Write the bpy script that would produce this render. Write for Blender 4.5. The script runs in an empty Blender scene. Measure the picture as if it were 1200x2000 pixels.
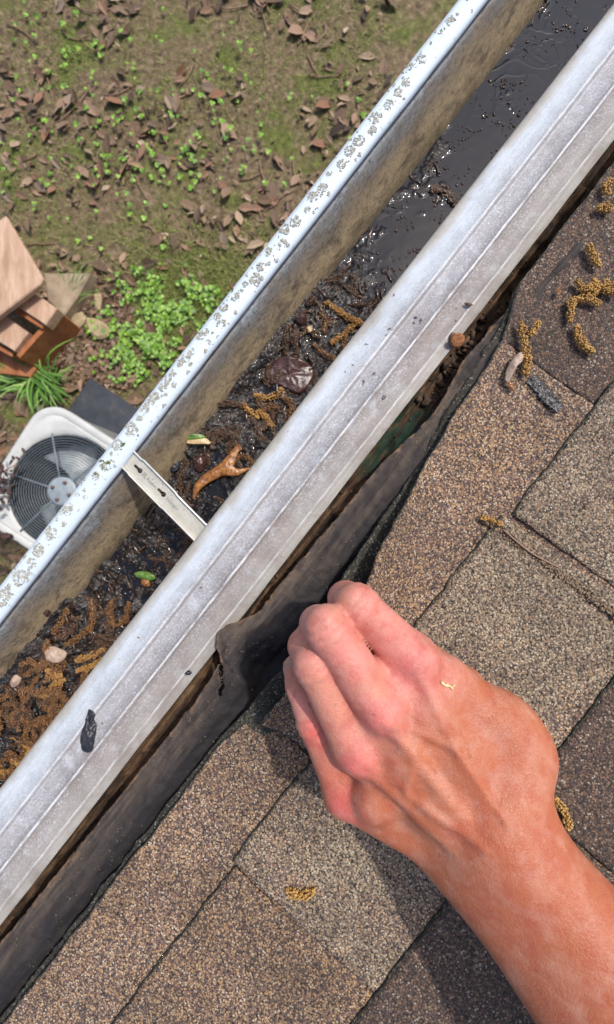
import bpy, math, random
import numpy as np
from mathutils import Vector, noise as mn
random.seed(7); np.random.seed(7)
R = math.radians
scene = bpy.context.scene
COL = scene.collection

# ------------------------------------------------------------------ camera, sky, sun, exposure
ZC, FPX = 2.86, 800.0                       # camera height above the ground (m), focal length in px of a 1200 px wide picture
cam = bpy.data.cameras.new('camera'); cam.sensor_fit = 'HORIZONTAL'; cam.sensor_width = 36
cam.lens = 36 * FPX / 1200; cam.clip_start = 0.01; cam.clip_end = 2000
cam.dof.use_dof = True; cam.dof.focus_distance = 0.285; cam.dof.aperture_fstop = 15
co = bpy.data.objects.new('camera', cam); COL.objects.link(co)
co.location = (0, 0, ZC); scene.camera = co
SUN_EL, SUN_DIR = 60, Vector((0.74, 0.67))  # the sun stands to the upper right
world = bpy.data.worlds.new('World'); scene.world = world; world.use_nodes = True
wn = world.node_tree; bg = wn.nodes['Background']
sky = wn.nodes.new('ShaderNodeTexSky'); sky.sky_type = 'NISHITA'; sky.sun_disc = False
sky.sun_elevation = R(SUN_EL); sky.sun_rotation = math.atan2(SUN_DIR.x, SUN_DIR.y)
sky.air_density = 1.0; sky.dust_density = 3.5; sky.ozone_density = 1.0
wn.links.new(sky.outputs[0], bg.inputs[0]); bg.inputs[1].default_value = 0.15
sl = bpy.data.lights.new('sun', 'SUN'); sl.energy = 2.7; sl.angle = R(1.6); sl.color = (1, .95, .87)
so = bpy.data.objects.new('sun', sl); COL.objects.link(so)
sd = Vector((SUN_DIR.x * math.cos(R(SUN_EL)), SUN_DIR.y * math.cos(R(SUN_EL)), math.sin(R(SUN_EL))))
so.rotation_euler = (-sd).to_track_quat('-Z', 'Y').to_euler()
vs = scene.view_settings; vs.view_transform = 'Standard'; vs.look = 'None'; vs.gamma = 1; vs.use_curve_mapping = False
vs.exposure = 0.1

# ------------------------------------------------------------------ helpers
U = Vector((.616, .788, 0)); NV = Vector((.788, -.616, 0))     # along the eave / up the roof slope (level directions)
def W(s, n, z): return (s * .616 + n * .788, s * .788 - n * .616, z)
def at(px, py, z): d = ZC - z; return Vector(((px - 600) * d / FPX, (1000 - py) * d / FPX, z))
def SK(px, py): return (px - 600) * .616 + (1000 - py) * .788, (px - 600) * .788 - (1000 - py) * .616
SLOPE = .15
def zr(n): return 2.512 + SLOPE * (n + .061)
def fbm(x, y, z=0., o=4): return mn.fractal(Vector((x, y, z)), 1.0, 2.0, o)

def tag(o, label=None, cat=None, group=None, kind=None):
    if label: o['label'] = label
    if cat: o['category'] = cat
    if group: o['group'] = group
    if kind: o['kind'] = kind
    return o
def empty(name, loc, label, cat, group=None):
    o = bpy.data.objects.new(name, None); COL.objects.link(o); o.location = loc; o.empty_display_size = .05
    return tag(o, label, cat, group)
def worldloc(o):
    v = Vector(o.location)
    while o.parent: o = o.parent; v += Vector(o.location)
    return v
def obj(name, verts, faces, mat, parent=None, smooth=True, solid=0, loc=None, mats=None, off=-1):
    L = Vector(loc) if loc is not None else (worldloc(parent) if parent else Vector((0, 0, 0)))
    me = bpy.data.meshes.new(name)
    v = np.array([tuple(p) for p in verts], dtype=float) - np.array(L)
    me.from_pydata(v.tolist(), [], [tuple(f) for f in faces]); me.update()
    if smooth: me.polygons.foreach_set('use_smooth', [True] * len(me.polygons))
    me.materials.append(mat)
    o = bpy.data.objects.new(name, me); COL.objects.link(o)
    if parent: o.parent = parent; o.location = L - worldloc(parent)
    else: o.location = L
    if solid:
        m = o.modifiers.new('thick', 'SOLIDIFY'); m.thickness = solid; m.offset = off
    return o
class MB:
    def __init__(s): s.v = []; s.f = []
    def add(s, v, f):
        b = len(s.v); s.v += [tuple(p) for p in v]; s.f += [tuple(i + b for i in q) for q in f]
    def build(s, name, mat, parent=None, **k): return obj(name, s.v, s.f, mat, parent, **k)
    def prism(s, top, h, bev=.003):
        """closed block from its top outline, going down by h, edges eased"""
        top = [Vector(p) for p in top]; n = len(top); c = sum(top, Vector()) / n
        if sum((top[i].x * top[(i + 1) % n].y - top[(i + 1) % n].x * top[i].y) for i in range(n)) < 0: top = top[::-1]
        ins = [p + (c - p).normalized() * bev * 1.4 for p in top]
        rings = [ins, [p - Vector((0, 0, bev)) for p in top], [p - Vector((0, 0, h)) for p in top]]
        v = [p for r in rings for p in r]; f = [tuple(range(n))]
        for k in range(2):
            for i in range(n):
                j = (i + 1) % n; f.append((k * n + i, (k + 1) * n + i, (k + 1) * n + j, k * n + j))
        f.append(tuple(range(3 * n - 1, 2 * n - 1, -1))); s.add(v, f)
    def tube(s, pts, rad, sides=8, cap=True):
        pts = [Vector(p) for p in pts]; n = len(pts)
        if not hasattr(rad, '__len__'): rad = [rad] * n
        v = []; f = []; prev = None
        for i, p in enumerate(pts):
            t = (pts[min(i + 1, n - 1)] - pts[max(i - 1, 0)]).normalized()
            a = prev if prev is not None else (Vector((0, 0, 1)) if abs(t.z) < .9 else Vector((1, 0, 0)))
            x = (a - t * a.dot(t)).normalized(); prev = x; y = t.cross(x)
            for k in range(sides):
                an = 2 * math.pi * k / sides; v.append(p + (x * math.cos(an) + y * math.sin(an)) * rad[i])
        for i in range(n - 1):
            for k in range(sides):
                k2 = (k + 1) % sides; f.append((i * sides + k, i * sides + k2, (i + 1) * sides + k2, (i + 1) * sides + k))
        if cap: f.append(tuple(range(sides))[::-1]); f.append(tuple((n - 1) * sides + k for k in range(sides)))
        s.add(v, f)
    def blob(s, c, r, sq=(1, 1, 1), jit=.15):
        c = Vector(c); v = []; rr = [r * (1 + random.uniform(-jit, jit)) for _ in ICO[0]]
        a = random.random() * 6.28; ca, sa = math.cos(a), math.sin(a)
        for p, q in zip(ICO[0], rr):
            x, y, z = p[0] * sq[0] * q, p[1] * sq[1] * q, p[2] * sq[2] * q
            v.append((c.x + x * ca - y * sa, c.y + x * sa + y * ca, c.z + z))
        s.add(v, ICO[1])
_t = (1 + 5 ** .5) / 2
_v = [(-1, _t, 0), (1, _t, 0), (-1, -_t, 0), (1, -_t, 0), (0, -1, _t), (0, 1, _t), (0, -1, -_t), (0, 1, -_t), (_t, 0, -1), (_t, 0, 1), (-_t, 0, -1), (-_t, 0, 1)]
_l = (1 + _t * _t) ** .5
ICO = ([(x / _l, y / _l, z / _l) for x, y, z in _v],
       [(0, 11, 5), (0, 5, 1), (0, 1, 7), (0, 7, 10), (0, 10, 11), (1, 5, 9), (5, 11, 4), (11, 10, 2), (10, 7, 6), (7, 1, 8),
        (3, 9, 4), (3, 4, 2), (3, 2, 6), (3, 6, 8), (3, 8, 9), (4, 9, 5), (2, 4, 11), (6, 2, 10), (8, 6, 7), (9, 8, 1)])
def grid(ss, tt, fn):
    """rectangular sheet: fn(s, t) -> point"""
    v = [fn(s, t) for s in ss for t in tt]; m = len(tt)
    f = [(i * m + j, i * m + j + 1, (i + 1) * m + j + 1, (i + 1) * m + j) for i in range(len(ss) - 1) for j in range(m - 1)]
    A = np.array([tuple(p) for p in v]); Q = np.array(f)
    nz = np.cross(A[Q[:, 2]] - A[Q[:, 0]], A[Q[:, 3]] - A[Q[:, 1]])[:, 2].sum()      # sheets face upwards
    return v, (f if nz > 0 else [q[::-1] for q in f])
def lin(a, b, n): return np.linspace(a, b, n).tolist()
def spline(pts, n):
    pts = [Vector(p) for p in pts]
    if len(pts) < 3: return [pts[0].lerp(pts[1], i / (n - 1)) for i in range(n)]
    P = [pts[0] * 2 - pts[1]] + pts + [pts[-1] * 2 - pts[-2]]; out = []
    m = len(pts) - 1
    for i in range(n):
        u = i / (n - 1) * m; k = min(int(u), m - 1); t = u - k
        a, b, c, d = P[k:k + 4]
        out.append(.5 * ((2 * b) + (c - a) * t + (2 * a - 5 * b + 4 * c - d) * t * t + (3 * b - a - 3 * c + d) * t ** 3))
    return out

# ------------------------------------------------------------------ material helpers
class M:
    def __init__(s, name, rough=.6, spec=.5, metal=0, sss=0):
        s.m = bpy.data.materials.new(name); s.m.use_nodes = True; s.nt = s.m.node_tree
        s.b = s.nt.nodes['Principled BSDF']; s.b.inputs['Roughness'].default_value = rough
        s.b.inputs['Metallic'].default_value = metal; s.b.inputs['Specular IOR Level'].default_value = spec
        s.tc = s.nt.nodes.new('ShaderNodeTexCoord'); s.geo = s.nt.nodes.new('ShaderNodeNewGeometry')
    def L(s, a, b): s.nt.links.new(a, b)
    def pos(s, scale=(1, 1, 1), eave=False):
        n = s.nt.nodes.new('ShaderNodeMapping'); s.L(s.geo.outputs['Position'], n.inputs[0])
        if eave:   # x runs along the eave, y up the slope
            n.vector_type = 'POINT'; n.inputs['Rotation'].default_value = (0, 0, -math.atan2(.788, .616))
            n2 = s.nt.nodes.new('ShaderNodeMapping'); s.L(n.outputs[0], n2.inputs[0]); n2.inputs['Scale'].default_value = (scale[0], -scale[1], scale[2])
            return n2.outputs[0]
        n.inputs['Scale'].default_value = scale; return n.outputs[0]
    def noise(s, scale, detail=4, vec=None, dist=0, rough=.55, out=0):
        n = s.nt.nodes.new('ShaderNodeTexNoise'); n.inputs['Scale'].default_value = scale; n.inputs['Detail'].default_value = detail
        n.inputs['Distortion'].default_value = dist; n.inputs['Roughness'].default_value = rough
        s.L(vec if vec is not None else s.pos(), n.inputs['Vector']); return n.outputs[out]
    def voro(s, scale, vec=None, feat='F1', out='Color', rand=1):
        n = s.nt.nodes.new('ShaderNodeTexVoronoi'); n.feature = feat; n.inputs['Scale'].default_value = scale
        n.inputs['Randomness'].default_value = rand
        s.L(vec if vec is not None else s.pos(), n.inputs['Vector']); return n.outputs[out]
    def ramp(s, fac, stops, const=False):
        n = s.nt.nodes.new('ShaderNodeValToRGB'); e = n.color_ramp.elements
        if const: n.color_ramp.interpolation = 'CONSTANT'
        while len(e) < len(stops): e.new(.5)
        for k, (p, c) in enumerate(stops):
            e[k].position = p; e[k].color = (c, c, c, 1) if not hasattr(c, '__len__') else (*c, 1)
        s.L(fac, n.inputs[0]); return n.outputs[0]
    def mix(s, f, a, b, mode='MIX'):
        n = s.nt.nodes.new('ShaderNodeMix'); n.data_type = 'RGBA'; n.blend_type = mode
        for sock, v in ((n.inputs[0], f), (n.inputs[6], a), (n.inputs[7], b)):
            if hasattr(v, 'is_linked'): s.L(v, sock)
            elif hasattr(v, '__len__'): sock.default_value = (*v, 1)
            else: sock.default_value = v if sock.type == 'VALUE' else (v, v, v, 1)
        return n.outputs[2]
    def math(s, op, a, b=0, clamp=False):
        n = s.nt.nodes.new('ShaderNodeMath'); n.operation = op; n.use_clamp = clamp
        for sock, v in ((n.inputs[0], a), (n.inputs[1], b)):
            if hasattr(v, 'is_linked'): s.L(v, sock)
            else: sock.default_value = v
        return n.outputs[0]
    def axis(s, vec, k):
        n = s.nt.nodes.new('ShaderNodeSeparateXYZ'); s.L(vec, n.inputs[0]); return n.outputs[k]
    def rng(s, v, a, b, c=0, d=1):
        n = s.nt.nodes.new('ShaderNodeMapRange'); s.L(v, n.inputs[0])
        for i, x in enumerate((a, b, c, d)): n.inputs[i + 1].default_value = x
        return n.outputs[0]
    def color(s, c):
        if hasattr(c, 'is_linked'): s.L(c, s.b.inputs['Base Color'])
        else: s.b.inputs['Base Color'].default_value = (*c, 1)
        return s
    def rough(s, v): s.L(v, s.b.inputs['Roughness']); return s
    def bump(s, h, dist, strength=1):
        n = s.nt.nodes.new('ShaderNodeBump'); n.inputs['Distance'].default_value = dist; n.inputs['Strength'].default_value = strength
        if getattr(s, '_lb', None): s.L(s._lb, n.inputs['Normal'])
        s.L(h, n.inputs['Height']); s._lb = n.outputs[0]; s.L(n.outputs[0], s.b.inputs['Normal']); return s
    def island(s): return s.geo.outputs['Random Per Island']
    def orand(s): n = s.nt.nodes.new('ShaderNodeObjectInfo'); return n.outputs['Random']

def granules(name, stops, tint, tamt=.35, dirt=(.03, .026, .024), alt=None):
    m = M(name, rough=.85, spec=.3)
    v = m.voro(740, out='Color'); r = m.axis(v, 0)
    c = m.ramp(r, stops, const=True)
    if alt: c = m.mix(m.rng(m.math('ADD', m.noise(17, 5, rough=.65), m.math('MULTIPLY', m.math('SUBTRACT', m.axis(v, 1), .5), .18)), .44, .58), c, m.ramp(r, alt, const=True))
    big = m.noise(13, 6, rough=.7); c = m.mix(tamt, c, tint, 'MIX')
    c = m.mix(m.rng(big, .42, .66, .0, .62), c, m.mix(.6, c, dirt), 'MIX')
    fine = m.noise(95, 3, rough=.7)
    c = m.mix(m.rng(fine, .54, .70, 0, .5), c, m.mix(.55, c, dirt), 'MIX')
    d = m.voro(740, out='Distance')
    c = m.mix(m.rng(d, .50, .85), c, (.03, .024, .020))       # the black asphalt between the grains
    m.color(c); m.bump(m.math('MULTIPLY', m.math('SUBTRACT', 1, d), m.rng(r, 0, 1, .3, 1.6)), .0008, .75); m.bump(m.noise(40, 3), .003, .35)
    return m.m
ST_TAN = [(0, (.41, .32, .215)), (.16, (.25, .19, .135)), (.34, (.50, .405, .285)), (.48, (.16, .12, .09)), (.6, (.36, .22, .12)), (.7, (.06, .05, .048)), (.82, (.27, .225, .175)), (.93, (.68, .57, .42))]
ST_BRN = [(0, (.38, .23, .135)), (.15, (.22, .135, .10)), (.32, (.55, .36, .20)), (.44, (.12, .085, .085)), (.6, (.17, .12, .13)), (.7, (.06, .05, .055)), (.8, (.40, .29, .20)), (.91, (.66, .54, .41))]
ST_DRK = [(0, (.17, .105, .075)), (.2, (.10, .068, .058)), (.4, (.28, .17, .105)), (.5, (.055, .045, .045)), (.72, (.135, .092, .080)), (.88, (.30, .22, .16)), (.96, (.50, .42, .34))]
ST_MIX = [(0, (.27, .16, .10)), (.15, (.16, .10, .08)), (.32, (.50, .30, .15)), (.44, (.09, .065, .065)), (.6, (.42, .27, .14)), (.7, (.05, .04, .045)), (.8, (.33, .22, .14)), (.91, (.60, .46, .32))]
MT = {}
MT['sh_tan'] = granules('shingle_tan', ST_TAN, (.27, .215, .155), .22, alt=ST_BRN)
MT['sh_brn'] = granules('shingle_brown', ST_BRN, (.25, .165, .11), .18, alt=ST_MIX)
MT['sh_drk'] = granules('shingle_dark', ST_DRK, (.085, .058, .046), .22)
MT['starter'] = granules('starter_granules', [(0, (.05, .05, .04)), (.35, (.10, .095, .07)), (.6, (.03, .03, .03)), (.85, (.2, .18, .12)), (.95, (.4, .38, .32))], (.03, .03, .026), .4)

def mk_drip():
    m = M('painted_aluminium', rough=.5, spec=.4)
    p = m.pos(eave=True); y = m.axis(p, 1)
    cl = m.noise(26, 5); fine = m.noise(800, 3, rough=.8); sp = m.noise(500, 3, rough=.8)
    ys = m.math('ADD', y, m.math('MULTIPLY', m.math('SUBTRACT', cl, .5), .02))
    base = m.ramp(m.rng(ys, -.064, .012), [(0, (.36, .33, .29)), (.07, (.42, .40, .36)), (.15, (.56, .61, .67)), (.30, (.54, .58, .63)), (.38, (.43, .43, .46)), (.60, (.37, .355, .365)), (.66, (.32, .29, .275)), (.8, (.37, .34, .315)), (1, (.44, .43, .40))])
    # chalky oxidation speckle, strongest on the middle band
    band = m.ramp(m.rng(ys, -.064, .012), [(0, .15), (.2, .3), (.38, .9), (.66, 1), (.8, .45), (1, .1)])
    s1 = m.math('MULTIPLY', m.rng(fine, .50, .58), band)
    c = m.mix(m.math('MULTIPLY', s1, .75), base, (.26, .245, .26))
    s2 = m.math('MULTIPLY', m.rng(m.noise(640, 3, rough=.8), .54, .62), band)
    c = m.mix(m.math('MULTIPLY', s2, .6), c, (.78, .80, .84))
    ch = m.math('MULTIPLY', m.rng(m.noise(48, 6, rough=.75), .54, .64), band)
    c = m.mix(m.math('MULTIPLY', ch, .6), c, (.62, .66, .72))
    rust = m.math('MULTIPLY', m.rng(m.noise(16, 6, rough=.7), .47, .64), m.rng(ys, -.045, -.01))
    c = m.mix(m.math('MULTIPLY', rust, .5), c, (.24, .185, .16))
    dots = m.rng(m.voro(110, out='Distance'), .09, .05)
    c = m.mix(m.math('MULTIPLY', m.math('MULTIPLY', dots, m.rng(m.noise(30, 2), .5, .6)), .8), c, (.16, .15, .14))
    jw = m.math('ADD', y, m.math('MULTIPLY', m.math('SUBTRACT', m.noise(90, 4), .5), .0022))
    for n_, w_, a_ in ((-.0370, .0011, .55), (-.0170, .0013, .75), (.0020, .0008, .45)):     # glare painted in with chalky wear on the ridges, dark lines against them
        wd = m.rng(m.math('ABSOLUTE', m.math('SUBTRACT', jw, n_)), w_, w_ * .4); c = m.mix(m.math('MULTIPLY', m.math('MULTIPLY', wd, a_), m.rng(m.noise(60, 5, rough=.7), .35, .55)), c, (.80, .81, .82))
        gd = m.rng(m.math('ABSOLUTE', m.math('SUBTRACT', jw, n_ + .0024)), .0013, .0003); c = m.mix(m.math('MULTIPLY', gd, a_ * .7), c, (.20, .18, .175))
    stk = m.noise(1, 6, vec=m.pos((40, 420, 1), eave=True), rough=.8); c = m.mix(1.0, c, m.ramp(stk, [(.34, .86), (.5, 1.0), (.66, 1.10)]), 'MULTIPLY')
    c = m.mix(1.0, c, m.ramp(m.noise(28, 6, rough=.75), [(.34, .86), (.5, 1.0), (.64, 1.06)]), 'MULTIPLY')
    m.color(c); m.bump(fine, .0003, .9); m.bump(m.noise(60, 4), .0014, .6); m.rough(m.rng(sp, .3, .7, .34, .6))
    return m.m
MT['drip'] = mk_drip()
def mk_gutter():
    m = M('gutter_white_paint', rough=.4)
    p = m.pos(eave=True); z = m.axis(m.pos(), 2); y = m.axis(p, 1)
    st = m.noise(1, 6, vec=m.pos((14, 90, 40), eave=True), rough=.65); cl = m.noise(24, 6, rough=.7); fi = m.noise(220, 4, rough=.75)
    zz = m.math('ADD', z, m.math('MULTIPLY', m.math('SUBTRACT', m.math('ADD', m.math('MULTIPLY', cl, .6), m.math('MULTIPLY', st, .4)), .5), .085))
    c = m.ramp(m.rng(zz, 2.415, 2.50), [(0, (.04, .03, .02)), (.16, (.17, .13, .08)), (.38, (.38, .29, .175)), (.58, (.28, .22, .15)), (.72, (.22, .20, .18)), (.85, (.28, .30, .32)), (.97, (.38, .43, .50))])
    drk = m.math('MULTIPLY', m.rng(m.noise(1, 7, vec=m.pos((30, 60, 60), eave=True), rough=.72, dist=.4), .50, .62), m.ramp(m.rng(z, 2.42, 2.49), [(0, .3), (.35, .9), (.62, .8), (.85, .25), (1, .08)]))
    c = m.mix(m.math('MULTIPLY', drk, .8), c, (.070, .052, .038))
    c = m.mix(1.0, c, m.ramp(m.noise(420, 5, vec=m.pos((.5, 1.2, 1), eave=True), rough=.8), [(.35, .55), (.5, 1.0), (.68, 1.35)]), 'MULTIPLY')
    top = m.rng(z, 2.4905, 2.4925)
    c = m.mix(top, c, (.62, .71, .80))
    sp = m.math('MULTIPLY', m.rng(fi, .55, .62), m.rng(cl, .48, .6)); c = m.mix(m.math('MULTIPLY', sp, m.rng(z, 2.492, 2.489, 0, .75)), c, (.06, .055, .045))
    pit = m.math('MULTIPLY', m.rng(m.noise(330, 4, rough=.7), .60, .64), m.rng(m.noise(30, 4), .50, .6))
    c = m.mix(m.math('MULTIPLY', pit, .7), c, (.10, .095, .08))
    m.color(c); m.bump(fi, .0004, .5); m.bump(cl, .0012, .3); m.rough(m.rng(z, 2.48, 2.495, .75, .38))
    return m.m
MT['gutter'] = mk_gutter()
def mk_sludge():
    m = M('wet_sludge', rough=.22, spec=.6)
    a = m.noise(70, 6, rough=.7); b = m.voro(330, out='Distance')
    c = m.ramp(a, [(.3, (.004, .003, .003)), (.52, (.010, .007, .005)), (.64, (.028, .015, .009)), (.78, (.055, .030, .017))])
    m.color(c); m.bump(m.math('SUBTRACT', 1, b), .0010, .7); m.bump(m.noise(110, 5, dist=1.5), .004, .8)
    m.rough(m.rng(m.noise(200, 3), .35, .65, .06, .38)); return m.m
MT['sludge'] = mk_sludge()
def wetcoat(mt, w=1.0, sc=60):
    nt = mt.node_tree; b = nt.nodes['Principled BSDF']; g = nt.nodes.new('ShaderNodeNewGeometry'); n = nt.nodes.new('ShaderNodeTexNoise'); n.inputs['Scale'].default_value = sc; n.inputs['Detail'].default_value = 3; n.inputs['Distortion'].default_value = 1.8
    u = nt.nodes.new('ShaderNodeBump'); u.inputs['Distance'].default_value = .009; nt.links.new(g.outputs['Position'], n.inputs['Vector']); nt.links.new(n.outputs[0], u.inputs['Height'])
    nt.links.new(u.outputs[0], b.inputs['Coat Normal']); b.inputs['Coat Weight'].default_value = w; b.inputs['Coat Roughness'].default_value = .02; b.inputs['Coat IOR'].default_value = 1.4
wetcoat(MT['sludge'], .8)
def mk_water():
    m = M('gutter_water', rough=.03, spec=.7)
    m.color((.010, .010, .013)); m.b.inputs['Specular Tint'].default_value = (.9, .93, 1, 1)
    m.b.inputs['IOR'].default_value = 1.36
    a = m.noise(17, 2, dist=1.6); w = m.math('ABSOLUTE', m.math('SUBTRACT', a, .5))
    m.bump(m.math('MULTIPLY', m.rng(w, .0, .05, 1, 0), m.rng(m.noise(9, 2), .45, .6)), .0006, .4); m.bump(m.noise(16, 2, dist=.4), .0012, .5)
    return m.m
MT['water'] = mk_water()
def simple(name, stops, scale, rough=.7, bumpd=.001, spec=.5, detail=5, stretch=None, metal=0, eave=False):
    m = M(name, rough=rough, spec=spec, metal=metal)
    vec = m.pos(stretch, eave=eave) if stretch else None
    a = m.noise(scale, detail, vec=vec, rough=.65); m.color(m.ramp(a, stops)); m.bump(a, bumpd, .7); return m.m
def mk_catkin(name, lo, hi, rough=.55, spec=.4):
    m = M(name, rough=rough, spec=spec); r = m.island()
    c = m.ramp(r, [(0, lo), (.5, tuple((x + y) / 2 for x, y in zip(lo, hi))), (1, hi)])
    c = m.mix(m.rng(m.orand(), 0, 1, 0, .35), c, m.mix(.5, c, (.10, .045, .02))); m.color(c); return m.m
MT['cat_dry'] = mk_catkin('catkin_dry', (.34, .17, .045), (.62, .38, .12))
MT['cat_gold'] = mk_catkin('catkin_gold', (.26, .12, .03), (.54, .31, .10), .35)
MT['cat_wet'] = mk_catkin('catkin_wet', (.07, .030, .012), (.30, .145, .05), .25, .6)
MT['cat_dark'] = mk_catkin('catkin_soaked', (.03, .016, .009), (.13, .065, .03), .15, .7)
MT['debris'] = mk_catkin('soaked_bits', (.008, .006, .005), (.075, .036, .018), .14, .7)
wetcoat(MT['debris'], .5, 110); wetcoat(MT['cat_dark'], .5, 130); wetcoat(MT['cat_wet'], .3, 130)
MT['felt'] = None
def mk_felt():
    m = M('old_roofing_felt', rough=.75, spec=.35)
    a = m.noise(45, 6, rough=.7); st = m.noise(1, 5, vec=m.pos((10, 160, 40), eave=True)); fi = m.noise(420, 4, rough=.8)
    c = m.ramp(m.math('ADD', m.math('MULTIPLY', a, .45), m.math('MULTIPLY', st, .55)), [(.30, (.030, .025, .024)), (.48, (.060, .047, .042)), (.60, (.088, .068, .057)), (.74, (.13, .098, .078))])
    g = m.rng(m.voro(560, out='Distance'), .16, .10); gd = m.math('MULTIPLY', g, m.rng(m.noise(26, 5, rough=.7), .50, .62))
    dn = m.nt.nodes.new('ShaderNodeAttribute'); dn.attribute_name = 'shade_edge'; lit_silt, ed = m.axis(dn.outputs['Color'], 0), m.axis(dn.outputs['Color'], 1)
    c = m.mix(lit_silt, m.mix(.85, c, (.012, .012, .015)), c)  # shade beside the lifted shingle painted into the felt, near-black
    c = m.mix(m.math('MULTIPLY', m.math('MULTIPLY', lit_silt, m.rng(m.noise(1, 6, vec=m.pos((9, 120, 1), eave=True), rough=.75), .5, .62)), .45), c, (.20, .15, .105))
    c = m.mix(m.math('MULTIPLY', ed, m.rng(m.noise(150, 4), .42, .66)), c, (.20, .115, .06))
    c = m.mix(m.math('MULTIPLY', gd, .5), c, (.30, .23, .15)); m.color(c); m.bump(fi, .0007, .7); m.bump(m.math('MULTIPLY', gd, 1.0), .0008, .8); m.bump(a, .0015, .4); return m.m
MT['felt'] = mk_felt()
def mk_wood():
    m = M('rotten_wood', rough=.85, spec=.25)
    st = m.noise(1, 7, vec=m.pos((16, 240, 120), eave=True), rough=.7); a = m.noise(38, 6, rough=.7)
    c = m.ramp(st, [(.32, (.012, .009, .008)), (.46, (.055, .035, .024)), (.56, (.13, .075, .040)), (.68, (.24, .15, .085)), (.8, (.07, .05, .04))])
    c = m.mix(m.rng(a, .45, .65), c, m.mix(.7, c, (.012, .010, .009)))
    gx = m.axis(m.pos(eave=True), 0); gd_ = m.math('ABSOLUTE', m.math('SUBTRACT', gx, .098)); gp = m.math('MULTIPLY', m.rng(gd_, .05, .03), m.rng(m.noise(1, 5, vec=m.pos((60, 160, 1), eave=True)), .40, .52)); c = m.mix(m.math('MULTIPLY', gp, .8), c, (.014, .048, .031))
    m.color(c); m.bump(st, .003, .9); m.bump(a, .003, .6); return m.m
MT['wood'] = mk_wood()
MT['tar'] = simple('asphalt_edge', [(.3, (.008, .008, .008)), (.52, (.035, .034, .028)), (.66, (.20, .185, .13))], 260, .7, .0012)
MT['lichen'] = mk_catkin('lichen_grey', (.24, .225, .175), (.62, .63, .58), .9, .2)
MT['moss'] = mk_catkin('moss_green', (.05, .09, .02), (.20, .24, .08), .9, .2)
def mk_hanger():
    m = M('galvanised_hanger', rough=.38, spec=.5, metal=.3)
    a = m.noise(60, 5, rough=.7); c = m.ramp(a, [(.3, (.46, .44, .36)), (.55, (.58, .56, .49)), (.75, (.68, .67, .60))])
    d = m.math('MULTIPLY', m.rng(m.noise(420, 3, rough=.8), .60, .66), m.rng(m.noise(40, 2), .42, .6))
    c = m.mix(d, c, (.12, .10, .07)); m.color(c); m.bump(a, .0006, .5); return m.m
MT['hanger'] = mk_hanger(); MT['bright'] = simple('bright_folded_metal', [(.3, (.62, .61, .56)), (.7, (.85, .84, .80))], 90, .25, .0004, metal=.5)
def mk_skin():
    m = M('skin', rough=.5, spec=.35)
    at_ = m.nt.nodes.new('ShaderNodeAttribute'); at_.attribute_name = 'skin'
    n1 = m.noise(75, 6, rough=.65); n2 = m.noise(120, 5, rough=.6); n3 = m.noise(38, 5, rough=.6)
    c = m.mix(m.rng(n1, .46, .64, 0, .5), at_.outputs['Color'], (.40, .085, .05))
    c = m.mix(m.rng(n3, .50, .66, 0, .6), c, (.56, .25, .16))
    c = m.mix(m.rng(n2, .48, .72, 0, .35), c, (.62, .36, .28)); c = m.mix(m.rng(m.noise(170, 3), .66, .74, 0, .45), c, (.26, .075, .045))
    ck = m.voro(420, vec=m.pos((1, 1, 1)), out='Distance', feat='DISTANCE_TO_EDGE'); c = m.mix(m.rng(ck, .06, 0, 0, .12), c, (.34, .11, .08))
    m.color(c); b = m.b; b.inputs['Subsurface Weight'].default_value = .25; b.inputs['Subsurface Radius'].default_value = (.9, .3, .15); b.inputs['Subsurface Scale'].default_value = .004
    v = m.voro(900, out='Distance', feat='DISTANCE_TO_EDGE'); m.bump(m.rng(v, 0, .25), .00016, .5); m.bump(m.rng(ck, 0, .15), .0002, .35)
    w = m.noise(1, 4, vec=m.pos((260, 700, 500), eave=False), dist=.6); m.bump(w, .0004, .4); m.bump(m.noise(130, 6, rough=.6), .0010, .4)
    m.rough(m.rng(n2, .3, .7, .34, .50)); return m.m
MT['skin'] = mk_skin()
MT['nailp'] = simple('fingernail', [(.3, (.40, .22, .17)), (.7, (.52, .32, .25))], 200, .35, .0001)
MT['rust'] = simple('rusty_steel', [(.3, (.10, .04, .022)), (.5, (.30, .12, .045)), (.7, (.46, .21, .09))], 420, .8, .0006)
MT['rustd'] = simple('rusty_shank', [(.3, (.07, .045, .04)), (.6, (.20, .11, .085)), (.75, (.30, .2, .17))], 500, .8, .0006)
MT['leaf_tan'] = simple('leaf_tan', [(.3, (.30, .21, .15)), (.6, (.46, .34, .27)), (.75, (.56, .46, .38))], 120, .6, .0006)
MT['leaf_red'] = simple('leaf_wet_red', [(.3, (.030, .013, .010)), (.6, (.075, .032, .026)), (.75, (.13, .07, .06))], 160, .14, .0015, .7)
MT['leaf_green'] = simple('leaf_green', [(.3, (.06, .12, .02)), (.6, (.14, .26, .05)), (.75, (.30, .34, .12))], 150, .35, .0006)
MT['leaf_cream'] = simple('leaf_cream', [(.3, (.40, .26, .12)), (.6, (.60, .44, .24))], 150, .4, .0006)
MT['leaf_orange'] = simple('leaf_orange_brown', [(.3, (.07, .028, .012)), (.45, (.24, .095, .028)), (.58, (.38, .17, .05)), (.72, (.50, .28, .11))], 130, .2, .0022, .6)
MT['leaf_black'] = simple('leaf_black', [(.3, (.010, .010, .014)), (.6, (.030, .032, .042)), (.8, (.09, .09, .11))], 160, .3, .0015)
MT['stone'] = simple('field_stone', [(.3, (.26, .20, .11)), (.55, (.42, .34, .20)), (.75, (.55, .47, .32))], 14, .85, .01)
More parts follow.
